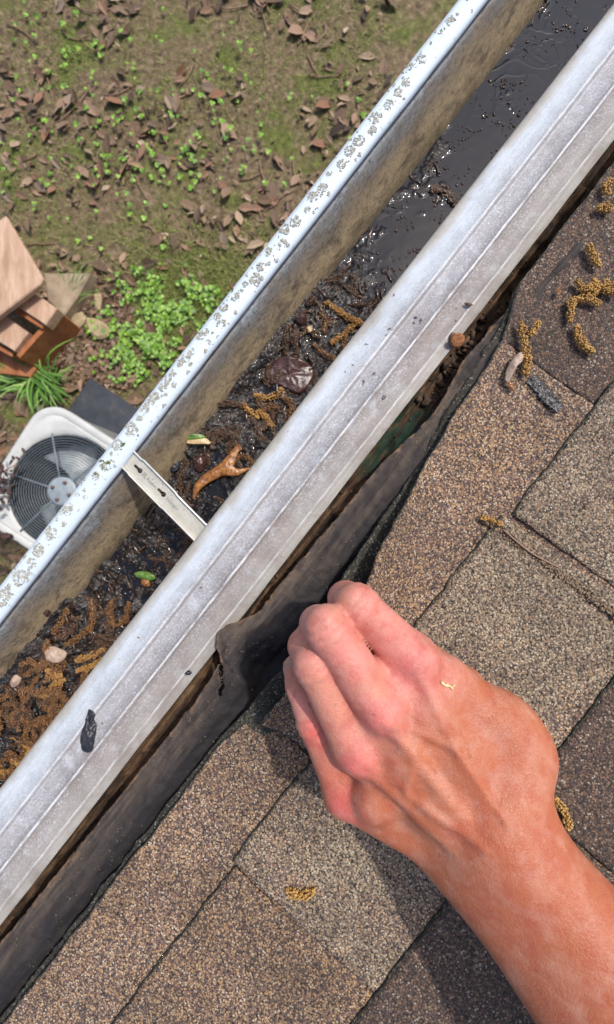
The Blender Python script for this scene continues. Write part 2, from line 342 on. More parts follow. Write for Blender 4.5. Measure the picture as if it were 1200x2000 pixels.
MT['ply'] = simple('weathered_timber', [(.3, (.20, .15, .10)), (.6, (.38, .30, .21)), (.8, (.50, .42, .32))], 9, .8, .004)
def mk_cedar(name, a, b, c3):
    m = M(name, rough=.65, spec=.3); g = m.noise(1, 5, vec=m.pos((26, 5, 14)), dist=.6)
    g2 = m.noise(6, 4); c = m.ramp(g, [(.3, a), (.55, b), (.75, c3)]); kn = m.rng(m.voro(5, out='Distance'), .09, .03)
    c = m.mix(m.math('MULTIPLY', kn, .8), c, (.12, .045, .02)); c = m.mix(m.rng(g2, .5, .7, 0, .4), c, a); m.color(c); m.bump(g, .002, .5); return m.m
MT['cedar_top'] = mk_cedar('cedar_bleached', (.40, .24, .16), (.56, .38, .27), (.66, .50, .38))
MT['cedar_red'] = mk_cedar('cedar_stained', (.28, .10, .04), (.40, .16, .07), (.48, .22, .11))
MT['ac_shell'] = simple('condenser_enamel', [(.3, (.50, .51, .50)), (.6, (.60, .61, .60))], 9, .42, .0006)
MT['ac_side'] = simple('condenser_louvre', [(.3, (.12, .13, .13)), (.6, (.20, .21, .21))], 30, .5, .001)
MT['wire'] = simple('coated_wire', [(.3, (.13, .16, .19)), (.6, (.19, .23, .26))], 40, .38, .0003)
MT['dark'] = simple('dark_interior', [(.3, (.010, .013, .016)), (.6, (.022, .026, .03))], 20, .6, .001)
MT['blade'] = simple('fan_aluminium', [(.3, (.22, .26, .30)), (.6, (.34, .39, .43))], 22, .35, .0006)
MT['pad'] = simple('grey_plastic_pad', [(.3, (.030, .033, .042)), (.55, (.055, .060, .072)), (.72, (.11, .10, .09))], 8, .5, .003)
MT['leaflit'] = None
m_ = M('leaf_litter', rough=.75); m_.color(m_.ramp(m_.island(), [(0, (.045, .03, .02)), (.2, (.16, .095, .055)), (.4, (.26, .17, .11)), (.6, (.09, .055, .035)), (.75, (.36, .27, .19)), (.9, (.23, .11, .06)), (1, (.46, .36, .25))])); MT['leaflit'] = m_.m
m_ = M('clover_green', rough=.5); m_.color(m_.ramp(m_.island(), [(0, (.06, .15, .012)), (.5, (.15, .31, .025)), (1, (.30, .48, .07))])); MT['clover'] = m_.m
m_ = M('grass_green', rough=.5); m_.color(m_.ramp(m_.island(), [(0, (.05, .13, .02)), (.6, (.15, .32, .05)), (1, (.32, .46, .14))])); MT['grass'] = m_.m
m_ = M('dull_moss', rough=.8); m_.color(m_.ramp(m_.island(), [(0, (.08, .11, .02)), (.6, (.19, .22, .045)), (1, (.34, .34, .12))])); MT['dullmoss'] = m_.m
m_ = M('purple_leaf', rough=.5); m_.color(m_.ramp(m_.island(), [(0, (.035, .02, .02)), (.6, (.085, .04, .04)), (1, (.14, .08, .06))])); MT['purple'] = m_.m
def mk_ground():
    m = M('soil', rough=.9, spec=.2); a = m.noise(2.6, 6, rough=.65); b = m.noise(24, 6, rough=.75)
    c = m.ramp(b, [(.3, (.06, .045, .028)), (.5, (.17, .125, .075)), (.65, (.30, .225, .145)), (.8, (.44, .35, .24))])
    c = m.mix(m.rng(a, .48, .62), c, m.ramp(b, [(.3, (.05, .06, .018)), (.6, (.16, .18, .05)), (.8, (.28, .28, .11))]))
    m.color(c); m.bump(b, .02, .8); return m.m
MT['soil'] = mk_ground()
MT['white_trim'] = simple('white_trim', [(.3, (.62, .62, .60)), (.7, (.72, .72, .70))], 12, .5, .0008)
MT['siding'] = simple('pale_siding', [(.3, (.46, .45, .42)), (.7, (.54, .53, .50))], 6, .6, .001)
MT['needle'] = simple('dry_needle', [(.3, (.22, .12, .08)), (.7, (.36, .22, .16))], 200, .5, .0001)
MT['straw'] = simple('straw', [(.3, (.62, .48, .22)), (.7, (.78, .66, .38))], 200, .6, .0001)

# ------------------------------------------------------------------ ground
def gz(x, y): return .025 * fbm(x * .7, y * .7, 3, 3)
v, f = grid(lin(-4, 4, 90), lin(-4, 4, 90), lambda x, y: (x - 1, y, gz(x - 1, y)))
b = MB(); b.add(v, [q for q in f])
for (x0, x1, y0, y1) in ((-400, -5, -400, 400), (3, 400, -400, 400), (-5, 3, 4, 400), (-5, 3, -400, -4)):
    b.add([(x0, y0, -.01), (x1, y0, -.01), (x1, y1, -.01), (x0, y1, -.01)], [(0, 1, 2, 3)])
tag(b.build('ground', MT['soil']), kind='structure')

# ------------------------------------------------------------------ house: roof deck, felt, shingles, fascia, wall
SA, SB = -.95, .95
house = empty('house', W(0, .5, 0), 'house eave with weathered brown asphalt shingle roof and exposed rotten deck edge', 'house')
mk = MB()
# wall, soffit, fascia (straight boxes in the eave frame)
def ebox(b, s0, s1, n0, n1, z0, z1, sl=0):
    c = [(s0, n0), (s1, n0), (s1, n1), (s0, n1)]
    v = [W(s, n, z0 + sl * (n - n0)) for s, n in c] + [W(s, n, z1 + sl * (n - n0)) for s, n in c]
    b.add(v, [(0, 1, 2, 3), (7, 6, 5, 4), (0, 4, 5, 1), (1, 5, 6, 2), (2, 6, 7, 3), (3, 7, 4, 0)])
b = MB(); ebox(b, -2.6, 2.6, .42, .56, -.05, 2.42); b.build('wall', MT['siding'], house, smooth=False)
b = MB(); ebox(b, -2.6, 2.6, -.022, .418, 2.395, 2.407); b.build('soffit', MT['white_trim'], house, smooth=False)
b = MB(); ebox(b, -2.6, 2.6, -.050, -.024, 2.36, 2.500); b.build('fascia', MT['white_trim'], house, smooth=False)
# roof deck with a rotten front edge
def deckz(s, n):
    rot = max(0, min(1, (.085 - n) / .06)) * min(1, max(0, (n + .03) / .03 + .3))
    z = zr(n) - .003 - rot * (.013 + .011 * abs(fbm(s * 22, n * 70, 1)) + .006 * max(0, fbm(s * 60, n * 160, 5)))
    z = min(z, zr(n) - .0045 if n > .02 else zr(n) - .0085) if n < .02 else z
    if s > .13: z -= rot * .007 * (1 + fbm(s * 45, n * 60, 8)) * min(1, (s - .13) / .05)
    return z
v, f = grid(lin(SA, SB, 760), lin(-.05, .13, 64), lambda s, n: W(s, n, deckz(s, n)))
obj('deck_board', v, f, MT['wood'], house, solid=.012)
b = MB(); ebox(b, -2.6, 2.6, .131, 1.8, 2.512 + SLOPE * .192 - .018, 2.512 + SLOPE * .192 - .003, SLOPE)
for a0, a1 in ((-2.6, SA - .001), (SB + .001, 2.6)): ebox(b, a0, a1, -.05, .130, zr(-.05) - .022, zr(-.05) - .009, SLOPE)
b.build('deck_sheathing', MT['wood'], house, smooth=False)

# edge lines read off the eave, in metres (s, n)
def line(pts, z):
    out = []
    for px, py in pts:
        s, k = SK(px, py); d = ZC - z; out.append((s * d / FPX, k * d / FPX))
    return sorted(out)
def line2(pts, zf):
    out = []
    for px, py in pts:
        z = 2.54; s, k = SK(px, py)
        for _ in range(12): d = ZC - z; z = zf(s * d / FPX, k * d / FPX)
        d = ZC - z; out.append((s * d / FPX, k * d / FPX))
    return sorted(out)
def lift(s): return .008 + .036 * math.exp(-((s + .045) / .105) ** 2)
def interp(tab, s): return float(np.interp(s, [t[0] for t in tab], [t[1] for t in tab]))
FELT = line2([(1010, 560), (985, 610), (905, 705), (870, 770), (838, 818), (792, 862), (744, 906), (708, 950), (654, 1017), (615, 1061), (585, 1096), (546, 1143), (531, 1160), (526, 1170), (512, 1188), (484, 1206), (444, 1222), (424, 1236), (422, 1262), (432, 1286), (415, 1322), (382, 1368), (338, 1425)], lambda s, n: zr(n) + .006)
FELT = [(SA, .012)] + FELT + [(SB, .03)]
START = line2([(1015, 560), (975, 640), (936, 705), (875, 799), (853, 841), (811, 921), (755, 1001), (693, 1095), (661, 1140), (590, 1285), (527, 1333), (480, 1390), (423, 1450)], lambda s, n: zr(n) + .0055 + .5 * lift(s))
START = [(SA, .055)] + sorted(START) + [(SB, .03)]
def feltz(s, n):
    e = interp(FELT, s); w = n - e
    z = zr(n) + .004 + .007 * math.exp(-((w - .018) / .014) ** 2) * (1 + .5 * fbm(s * 9, 2, 1))
    z += .0032 * fbm(s * 14, n * 70, 4) + .0014 * fbm(s * 60, n * 190, 4) + .0010 * fbm(s * 110, n * 140, 4)
    z -= .010 * math.exp(-((w - .052) / .015) ** 2) * max(0, min(1, (.095 - n) / .02))
    z += .004 * math.exp(-(w / .004) ** 2) * (.3 + fbm(s * 40, 3, 2))
    return z
def fn_(s, t):
    e = interp(FELT, s) + .0008 * fbm(s * 300, 7, 1) + .0012 * fbm(s * 60, 2, 1)
    n = e + (.16 - e) * t ** 1.15
    return W(s, n, feltz(s, n))
v, f = grid(lin(SA, SB, 1300), lin(0, 1, 74), fn_)
# tear in the felt beside the metal
tear = [Vector(W(*[q * (ZC - 2.53) / FPX for q in SK(*p)], 0)) for p in ((427, 1288), (434, 1300), (433, 1318), (437, 1335), (432, 1348))]
def near(p):
    best = 9
    for a, c in zip(tear, tear[1:]):
        ab = c - a; q = Vector((p[0], p[1], 0)) - a; t = max(0, min(1, q.dot(ab) / ab.length_squared)); best = min(best, (q - ab * t).length)
    return best
keep = []
for q in f:
    c = [sum(v[i][k] for i in q) / 4 for k in range(2)]
    if abs(c[0] + .056) < .06 and abs(c[1] + .13) < .06 and near(c) < .0016: continue
    keep.append(q)
fo_ = obj('felt', v, keep, MT['felt'], house, solid=.0012)
shade_edge = []
for i in range(1300):       # shade painted darker behind the silted outer ridge of the felt, torn paler fibres along its very edge
    s_ = SA + (SB - SA) * i / 1299
    for j in range(74):
        w_ = (.16 - interp(FELT, s_)) * (j / 73) ** 1.15
        q = max(0, min(1, 1.15 - (w_ + .006 * fbm(s_ * 20, w_ * 60, 3)) / .023)); shade_edge += [q, 1.0 if w_ < .0016 + .0035 * max(0, fbm(s_ * 35, 3, 3)) else 0.0, 0, 1]
fo_.data.color_attributes.new('shade_edge', 'FLOAT_COLOR', 'POINT').data.foreach_set('color', np.array(shade_edge, dtype=np.float32))
b = MB()   # grit lying on the felt
for _ in range(3200):
    s = random.uniform(-.42, .62); e = interp(FELT, s); w = abs(random.gauss(0, .022)) + .001
    if fbm(s * 14, w * 60, 9) < -.05: continue
    n = e + w; b.blob(W(s, n, feltz(s, n) + .0003), random.choice((.0002, .0003, .0003, .0004, .0006)), (1, 1, .7))
tag(b.build('grit', mk_catkin('loose_granules', (.05, .035, .025), (.28, .21, .14), .8, .3), house), kind='stuff')

b = MB(); fr = random.Random(17)      # crumbled pieces of rotten wood in the open gap
for _ in range(210):
    s_ = fr.gauss(.19, .045) if _ < 150 else fr.uniform(-.3, .3); n_ = fr.uniform(.016, .052) if _ < 150 else fr.uniform(.010, .024)
    if _ >= 150 and n_ > interp(FELT, s_): continue
    q_ = fr.uniform(.0015, .0055) if _ < 150 else fr.uniform(.0008, .002)
    b.blob(W(s_, n_, deckz(s_, n_) + q_ * .3), q_, (fr.uniform(.7, 1.6), fr.uniform(.4, .8), fr.uniform(.3, .6)), .35)
b.build('rotten_fragments', simple('crumbled_wood', [(.3, (.020, .014, .010)), (.5, (.075, .045, .030)), (.7, (.19, .11, .065))], 160, .85, .002), house)
bpy.data.objects['rotten_fragments']['kind'] = 'stuff'

# starter strip, lifted with the shingle
def startz(s, n):
    e = interp(START, s); t = max(0, min(1, (n - e) / (.15 - e)))
    return zr(n) + .0055 + .5 * lift(s) * (1 - t) ** 2 + .002 * fbm(s * 18, n * 20, 6) * (1 - t)
def fs_(s, t):
    e = interp(START, s) + .0009 * fbm(s * 300, 3, 3) + .0022 * fbm(s * 50, 5, 3); n = e + (.16 - e) * t
    return W(s, n, startz(s, n))
v, f = grid(lin(SA, SB, 700), lin(0, 1, 60), fs_)
tag(obj('starter_strip', v, f, MT['starter'], house, solid=.0028))

KN1 = .1205; EXP = .127                                   # butt line of the second course, exposure
E_T0 = line2([(1022, 548), (1005, 600), (985, 665), (960, 705), (917, 769), (861, 857), (827, 924), (779, 1017), (741, 1087), (723, 1140), (650, 1245), (557, 1366)], lambda s, n: zr(n) + .0088 + lift(s))
E_T0.sort()
E_T1 = line2([(527, 1358), (497, 1390), (470, 1420), (440, 1448)], lambda s, n: zr(n) + .015)
E_T1 = [(SA, E_T1[0][1])] + sorted(E_T1)
def shingle(s0, s1, edge, nlen, zbase, mat, label=None, lf=None, res=.0022, fixn=None, wav=1.0, thick=.0027, cut=None):
    ns = max(8, int((s1 - s0) / res)); nt = 70 if lf else 26
    tt = [x ** 1.3 for x in lin(0, 1, nt)]
    def fn(s, t):
        je = .0007 * fbm(s * 330, edge(s) * 50, 2) + .0016 * wav * fbm(s * 35, edge(s) * 30, 9)
        e = edge(s) + je; top = nlen(s); n = e + (top - e) * t
        ss = s
        if s == SS[0]: ss = s + .0009 * fbm(n * 300, s0 * 9, 1) + .001 * fbm(n * 50, s0 * 9, 1)
        if s == SS[-1]: ss = s + .0009 * fbm(n * 300, s1 * 9, 4) + .001 * fbm(n * 50, s1 * 9, 4)
        z = zbase(s, n, e) + .0010 * wav * fbm(s * 12, n * 14, 7)
        if lf:
            q = max(0, min(1, (n - e) / (fixn - e))); z += lf(s) * (1 - q) ** 2
        return W(ss, n, z)
    SS = lin(s0, s1, ns)
    v, f = grid(SS, tt, fn)
    o = obj('shingle', v, f, mat, house, solid=thick)
    # raw black asphalt on the butt edge
    eb = MB(); ev = []; 
    for i, s in enumerate(SS): 
        p = Vector(v[i * nt]); ev += [p + NV * -.0006 + Vector((0, 0, -.0004)), p + NV * -.0009 + Vector((0, 0, -thick))]
    eb.add(ev, [(2 * i, 2 * i + 2, 2 * i + 3, 2 * i + 1) for i in range(ns - 1)])
    e_o = obj('butt_edge', eb.v, eb.f, MT['tar'], o, solid=.0008)
    if label: o['label'] = label
    return o
def zb(base): return lambda s, n, e: zr(n) + .0062 + .0055 * max(0, 1 - (n - e) / (2 * EXP)) + base
z0 = lambda s, n, e: zr(n) + .0088
zone = lambda s: .262
J_T0a, J_T0b = -.142, .1985
shingle(J_T0a, J_T0b, lambda s: interp(E_T0, s), zone, z0, MT['sh_brn'], 'brown shingle tab whose front edge is being lifted by the fingers', lf=lift, fixn=.125)
shingle(SA, J_T0a - .004, lambda s: interp(E_T1, s), zone, z0, MT['sh_brn'], 'brown shingle tab lying flat below the hand', lf=lambda s: .006, fixn=.12)
edge_top = sorted(E_T0)[-1]
def E_T2(s):  # darker tab beyond the open joint
    return interp(sorted(E_T0 + [(.45, .021), (SB, .022)]), s)
shingle(J_T0b + .002, .53, E_T2, zone, lambda s, n, e: zr(n) + .0075, MT['sh_drk'], 'dark purplish shingle tab at the top end of the eave', lf=lambda s: .006, fixn=.12)
shingle(.534, SB, E_T2, zone, lambda s, n, e: zr(n) + .0075, MT['sh_brn'], lf=lambda s: .006, fixn=.12)
# open joint: bare weathered strip with grey fibres
def zjoint(s, n, e): return zr(n) + .0078
courses = [(KN1, [(-.95, -.63), (-.627, -.245), (-.2425, .0895), (.0945, .44), (.443, .80), (.803, .95)], ['sh_drk', 'sh_brn', 'sh_tan', 'sh_tan', 'sh_brn', 'sh_tan']),
           (KN1 + EXP, [(-.95, -.50), (-.497, -.068), (-.065, .27), (.273, .60), (.603, .95)], ['sh_tan', 'sh_drk', 'sh_drk', 'sh_brn', 'sh_drk'])]
random.seed(3)
for c in range(2, 12):
    off = -.95; row = []; w0 = .10 + .16 * ((c * 37) % 7) / 7
    row.append((off, off + w0)); x = off + w0 + .003
    while x < .95: row.append((x, min(x + .33, .95))); x += .333
    courses.append((KN1 + EXP * c, row, [random.choice(['sh_brn', 'sh_tan', 'sh_drk', 'sh_tan']) for _ in row]))
for ci, (n0, row, ms) in enumerate(courses):
    for (a, c), mname in zip(row, ms):
        if c - a < .02: continue
        o = shingle(a, c, (lambda s, n0=n0, a=a: n0 + .003 * math.sin(a * 9)), (lambda s, n0=n0: n0 + 2 * EXP + .006), zb(0.0), MT[mname], res=.0026 if ci < 2 else .008)
# wide flanks of the roof beyond the modelled eave length
b = MB()
for a, c in ((-2.6, SA - .002), (SB + .002, 2.6)):
    for k in range(13):
        n0 = KN1 + EXP * (k - 1)
        v = [W(a, n0, zr(n0) + .012), W(c, n0, zr(n0) + .012), W(c, n0 + EXP, zr(n0 + EXP) + .008), W(a, n0 + EXP, zr(n0 + EXP) + .008), W(a, n0, zr(n0) + .004), W(c, n0, zr(n0) + .004)]
        b.add(v, [(0, 1, 2, 3), (4, 5, 1, 0)])
b.build('outer_shingles', MT['sh_brn'], house, smooth=False)
# grey fibrous strip in the open joint
jp = [at(1037, 738, 2.545), at(1096, 800, 2.55)]
b = MB(); ax = (jp[1] - jp[0]); sd_ = Vector((-ax.y, ax.x, 0)).normalized()
v, f = grid(lin(0, 1, 50), lin(-1, 1, 12), lambda t, w: jp[0] + ax * t + sd_ * w * (.0044 + .0020 * fbm(t * 12, w * .2, 3)) + Vector((0, 0, zr((jp[0] + ax * t).dot(NV)) + .0122 + .0003 * (1 - w * w) + .0006 * fbm(t * 30, w * 3, 2) - (jp[0] + ax * t).z)))
fi = tag(obj('exposed_mat', v, f, MT['leaf_black'], house, solid=.001))
fb = MB()
for _ in range(70):
    t = random.random(); w = random.uniform(-1, 1); p = jp[0] + ax * t + sd_ * w * .0045; an = random.uniform(0, 6.28); L_ = random.uniform(.003, .009)
    z = zr(p.dot(NV)) + .0129; q = [Vector((p.x, p.y, z)) + Vector((math.cos(an + u * .9), math.sin(an + u * .9), 0)) * L_ * u + Vector((0, 0, .0004 * u)) for u in (0, .35, .7, 1)]
    fb.tube(q, .00013, 4)
tag(fb.build('fibres', simple('grey_fibre', [(.3, (.045, .045, .05)), (.7, (.11, .11, .115))], 300, .7, .0001), fi))

# ------------------------------------------------------------------ drip edge
DP = [(-.0535, 2.462), (-.0545, 2.485), (-.0570, 2.500), (-.0605, 2.5040), (-.0618, 2.5065), (-.0612, 2.5090), (-.0590, 2.5106), (-.0560, 2.5118), (-.050, 2.5134), (-.0388, 2.5164), (-.0374, 2.5184), (-.0362, 2.5180), (-.0352, 2.5156), (-.0340, 2.5144), (-.0322, 2.5152),
      (-.026, 2.5172), (-.0190, 2.5190), (-.0184, 2.5206), (-.0174, 2.5222), (-.0163, 2.5218), (-.0154, 2.5196), (-.0145, 2.5182), (-.0135, 2.5190), (-.006, 2.5208), (.0008, 2.5221), (.0015, 2.5229), (.0024, 2.5228), (.0032, 2.5222), (.0105, 2.5236)]
ss = lin(-1.6, 1.6, 900)
def fd(s, j):
    n, z = DP[j]; w = .0006 * fbm(s * 5, j * .25, 3) + .0002 * fbm(s * 40, j * .5, 3)
    e = (.0012 * fbm(s * 7, 1, 1) if j == len(DP) - 1 else 0)
    return W(s, n + e + .0004 * fbm(s * 6, 9, 1), z + w + (.0008 * fbm(s * 9, 4, 4) if j > 22 else 0))
v, f = grid(ss, list(range(len(DP))), fd)
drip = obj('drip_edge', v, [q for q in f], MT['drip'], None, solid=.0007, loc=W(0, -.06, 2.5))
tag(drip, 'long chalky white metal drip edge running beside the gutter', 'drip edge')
# scratches / small scars
def dripz(n): return float(np.interp(n, [p[0] for p in DP[4:]], [p[1] for p in DP[4:]]))
b = MB()
for px, py, r_ in ((764, 645, 1.3), (716, 672, 1.2), (675, 725, .9), (711, 746, 1.5), (730, 732, 1.1), (748, 780, 1.8), (887, 609, .8), (885, 633, .7), (681, 824, .6), (754, 657, 1), (772, 572, 1), (202, 1410, .8), (270, 1246, 1), (394, 1147, 1), (690, 712, .9), (812, 622, 1.6), (820, 628, 1.3), (807, 633, 1)):
    s, k = SK(px, py); d = ZC - 2.515
    for _ in range(5):
        n = k * d / FPX + random.gauss(0, r_ * .0006); s1 = s * d / FPX + random.gauss(0, r_ * .0006)
        b.blob(W(s1, n, dripz(n) + .0006), random.uniform(.3, .7) * r_ * .001, (1, 1, .3))
b.build('specks', simple('grime_specks', [(.3, (.10, .095, .09)), (.7, (.22, .20, .18))], 300, .8, .0002), drip)

# ------------------------------------------------------------------ gutter
GP = [(-.1595, 2.4835), (-.1568, 2.4870), (-.1560, 2.4925), (-.1572, 2.4955), (-.163, 2.4966), (-.1705, 2.4962), (-.1745, 2.4945), (-.1752, 2.4905), (-.1745, 2.482),
      (-.1728, 2.4760), (-.1600, 2.4700), (-.1572, 2.4650)]
GI = [(-.1566, 2.4850), (-.1540, 2.4800), (-.1500, 2.4700), (-.1450, 2.4560), (-.1395, 2.4420), (-.1345, 2.4300), (-.1310, 2.4190), (-.1270, 2.4090), (-.1220, 2.4060), (-.095, 2.4055), (-.066, 2.4060), (-.0600, 2.4090), (-.0575, 2.4180), (-.0565, 2.450), (-.0560, 2.4800)]
gut = empty('gutter', W(0, -.115, 2.405), 'white K style rain gutter full of wet leaf sludge with lichen on its front lip', 'gutter')
def prof(P, jit):
    def fn(s, j):
        n, z = P[j]; return W(s, n + jit * fbm(s * 4, 5, 1) * .9 + .00025 * fbm(s * 60, j * .4, 2), z + jit * .5 * fbm(s * 4, 9, 1))
    return fn
gs = lin(-1.6, 1.6, 700)
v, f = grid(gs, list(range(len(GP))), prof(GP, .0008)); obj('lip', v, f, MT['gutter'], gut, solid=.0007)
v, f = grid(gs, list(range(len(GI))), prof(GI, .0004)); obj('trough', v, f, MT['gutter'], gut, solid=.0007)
# lichen on the lip (crusty rings) and grime along its inner edge
def lichen(spots, name, mat, parent, zf, gmin=.00025, gmax=.00075, dens=1.35):
    b = MB()
    for px, py, rp, ring in spots:
        d = ZC - 2.497; s, k = SK(px, py); s *= d / FPX; k *= d / FPX; r = rp * d / FPX
        for _ in range(int(rp * rp * 2.3 * dens)):
            a = random.random() * 6.283; q = random.random() ** .5
            if ring and q < .72 and random.random() < .8: continue
            q *= 1 + .35 * fbm(math.cos(a) * 1.3 + px, math.sin(a) * 1.3, 2)
            if fbm((s + q * r * math.cos(a)) * 330, (k + q * r * math.sin(a)) * 330, 2) < -.12: continue
            S, N = s + q * r * math.cos(a) * 1.15, k + q * r * math.sin(a)
            z = zf(S, N)
            if z is None: continue
            b.blob((W(S, N, z)), random.uniform(gmin, gmax), (1, 1, .55), .3)
    return tag(b.build(name, mat, parent), kind='stuff')
def lipz(S, N):
    if N < -.1752 or N > -.1562: return None
    return float(np.interp(N, [-.1752, -.1745, -.1705, -.163, -.1572, -.156], [2.4905, 2.4947, 2.4964, 2.4968, 2.4957, 2.4925])) + .0007
SP = [(12, 1160, 13, 0), (40, 1128, 14, 0), (62, 1100, 9, 0), (75, 1075, 12, 0), (98, 1042, 12, 0), (132, 995, 11, 0), (125, 1023, 5, 0), (187, 930, 8, 1), (167, 970, 4, 1), (152, 967, 4, 1),
      (215, 908, 10, 1), (203, 912, 6, 0), (219, 886, 4, 0), (228, 869, 10, 1), (228, 869, 5, 0), (255, 838, 13, 1), (257, 838, 7, 0), (272, 818, 6, 0), (283, 800, 8, 0), (296, 785, 7, 0), (303, 775, 8, 0), (318, 757, 8, 0), (328, 745, 7, 0), (338, 730, 7, 0),
      (352, 710, 6, 0), (364, 698, 9, 0), (372, 690, 6, 0), (392, 655, 8, 0), (402, 648, 6, 0), (425, 618, 7, 0), (437, 600, 8, 0), (460, 580, 7, 0), (470, 570, 5, 0), (480, 555, 6, 0), (432, 632, 8, 1), (408, 668, 4, 1), (340, 752, 5, 0), (58, 1120, 4, 0), (106, 1052, 3, 0), (20, 1185, 4, 0), (6, 1178, 7, 0)]
rr_ = random.Random(5)
for s0 in np.arange(-.62, .75, .013):     # the same crust goes on along the lip past the photographed stretch
    P = Vector(W(float(s0), -.167, 0)) * (FPX / (ZC - 2.497)); x, y = 600 + P.x, 1000 - P.y
    if 560 < y < 1180 and x > 0: continue
    SP.append((x + rr_.uniform(-8, 8), y + rr_.uniform(-8, 8), rr_.uniform(3, 12), rr_.random() < .25))
for _ in range(330):
    s0 = rr_.uniform(-.62, .75); P = Vector(W(s0, rr_.choice((-.1735, -.171, -.168, -.163, -.159)) + rr_.uniform(-.001, .001), 0)) * (FPX / (ZC - 2.497)); SP.append((600 + P.x, 1000 - P.y, rr_.choice((.8, 1.2, 1.6, 2.4, 3.5)), 0))
lichen(SP, 'lichen', MT['lichen'], gut, lipz)
lichen([(198, 905, 6, 0), (205, 915, 5, 0), (212, 905, 4, 0), (240, 868, 4, 0), (187, 925, 3, 0), (450, 565, 5, 0), (270, 850, 2, 0)], 'moss', MT['moss'], gut, lipz)
# hanger strap
H0, H1 = at(249, 894, 2.4905), at(420, 1067, 2.4905)
hd = (H1 - H0); HL = hd.length; hd.normalize(); hs = Vector((-hd.y, hd.x, 0))   # hs points up-right
HW = .0088
def flat_mesh(outer, holes, ext, name):
    cu = bpy.data.curves.new(name, 'CURVE'); cu.dimensions = '2D'; cu.fill_mode = 'BOTH'; cu.extrude = ext
    for poly in [outer] + holes:
        sp = cu.splines.new('POLY'); sp.points.add(len(poly) - 1); sp.use_cyclic_u = True
        for k, (x, y) in enumerate(poly): sp.points[k].co = (x, y, 0, 1)
    o = bpy.data.objects.new(name, cu); COL.objects.link(o); dg = bpy.context.evaluated_depsgraph_get()
    me = bpy.data.meshes.new_from_object(o.evaluated_get(dg)); bpy.data.objects.remove(o); bpy.data.curves.remove(cu)
    V = [tuple(q.co) for q in me.vertices]; F = [tuple(p.vertices) for p in me.polygons]; bpy.data.meshes.remove(me); return V, F
def keyhole(c):
    pts = []; w = .0013; r = .0024; L_ = .0062
    for k in range(9): a = math.pi / 2 + math.pi * k / 8; pts.append((c - L_ + w * math.cos(a), w * math.sin(a)))
    for k in range(17): a = -math.pi + .6 + (2 * math.pi - 1.2) * k / 16; pts.append((c + r * math.cos(a), r * math.sin(a)))
    return pts
HO = lambda x, y, z=0: H0 + hd * x + hs * y + Vector((0, 0, z))
hang = empty('hanger', HO(HL / 2, 0) , None, None); hang.parent = gut; hang.location = HO(HL / 2, 0) - Vector(gut.location)
V, F = flat_mesh([(-.006, -HW + .0014), (HL, -HW + .0014), (HL, HW - .0014), (-.006, HW - .0014)], [keyhole(.0165), keyhole(.0465)], .0005, 'h')
obj('strap', [HO(x, y + .0005 * 0, z) for x, y, z in V], F, MT['hanger'], hang, smooth=False)
for sg in (1, -1):   # rolled stiffening flanges
    pr = [(HW - .0016, .0004), (HW - .0008, -.0004), (HW - .0001, .0002), (HW + .0003, .0016), (HW, .0034), (HW + .0008, .0041), (HW + .0016, .0034), (HW + .0018, .0022)]
    def ff(x, j):
        y, z = pr[j]; k = .0010 * (1 if .012 < x < .055 else 0) * (1 if sg > 0 else .6)
        y += k * .8 - .0010; return HO(x, sg * y, z)
    v, f = grid([-.004, 0, .006, .010, .0115, .013, .03, .05, .0545, .056, HL - .01, HL], list(range(len(pr))), ff)
    obj('flange', v, f, MT['bright'], hang, solid=.0006)
def text_mesh(txt, size, org, xd, yd, ext, mat, parent, name):
    cu = bpy.data.curves.new(name, 'FONT'); cu.body = txt; cu.size = size; cu.extrude = ext; cu.resolution_u = 3; cu.offset = .00004
    o = bpy.data.objects.new(name, cu); COL.objects.link(o); dg = bpy.context.evaluated_depsgraph_get()
    me = bpy.data.meshes.new_from_object(o.evaluated_get(dg)); bpy.data.objects.remove(o); bpy.data.curves.remove(cu)
    vv = [org + xd * q.co.x + yd * q.co.y + Vector((0, 0, q.co.z)) for q in me.vertices]; F = [tuple(p.vertices) for p in me.polygons]
    obj(name, vv, F, mat, parent, smooth=False)
MT['emboss'] = simple('embossed_metal', [(.3, (.30, .29, .25)), (.7, (.46, .45, .40))], 100, .45, .0002, metal=.7)
text_mesh('R', .0066, HO(.0200, -.0022, .0005), hd, hs, .0002, MT['emboss'], hang, 'embossed_letters')
text_mesh('Raytec', .0046, HO(.0258, -.0016, .0005), hd, hs, .0002, MT['emboss'], hang, 'embossed_letters')
text_mesh('Hanger', .0052, HO(.0510, -.0018, .0005), hd, hs, .0002, MT['emboss'], hang, 'embossed_letters')

# ------------------------------------------------------------------ gutter contents
WL = 2.4275
def wet(s):     # how much of the stretch is heaped debris (1) or open water (0)
    return float(np.interp(s, [-.7, -.3, -.24, -.17, -.10, -.03, .05, .12, .18, .24, .30, .7], [.0088, .0080, .0042, .0008, .0000, .0003, .0022, .0024, .0012, -.0014, -.0042, -.0030]))
def slz(s, n):
    t = (n + .095) / .04
    z = WL + wet(s) + .0050 * fbm(s * 16, n * 22, 3, 3) + .0034 * fbm(s * 60, n * 70, 5, 3) - .0012 * t
    z += .0018 * abs(fbm(s * 170, n * 170, 7, 3))
    z += .005 * max(0, (-n - .116) / .015) * (1 if s < -.22 or -.03 < s < .2 else .1)      # banked against the front wall
    return z
GR = random.Random(11)
v, f = grid(lin(-.72, .72, 1100), lin(-.141, -.0575, 66), lambda s, n: W(s, n, slz(s, n)))
tag(obj('sludge', v, f, MT['sludge']), 'black wet leaf sludge lying along the gutter trough', 'sludge', kind='stuff')
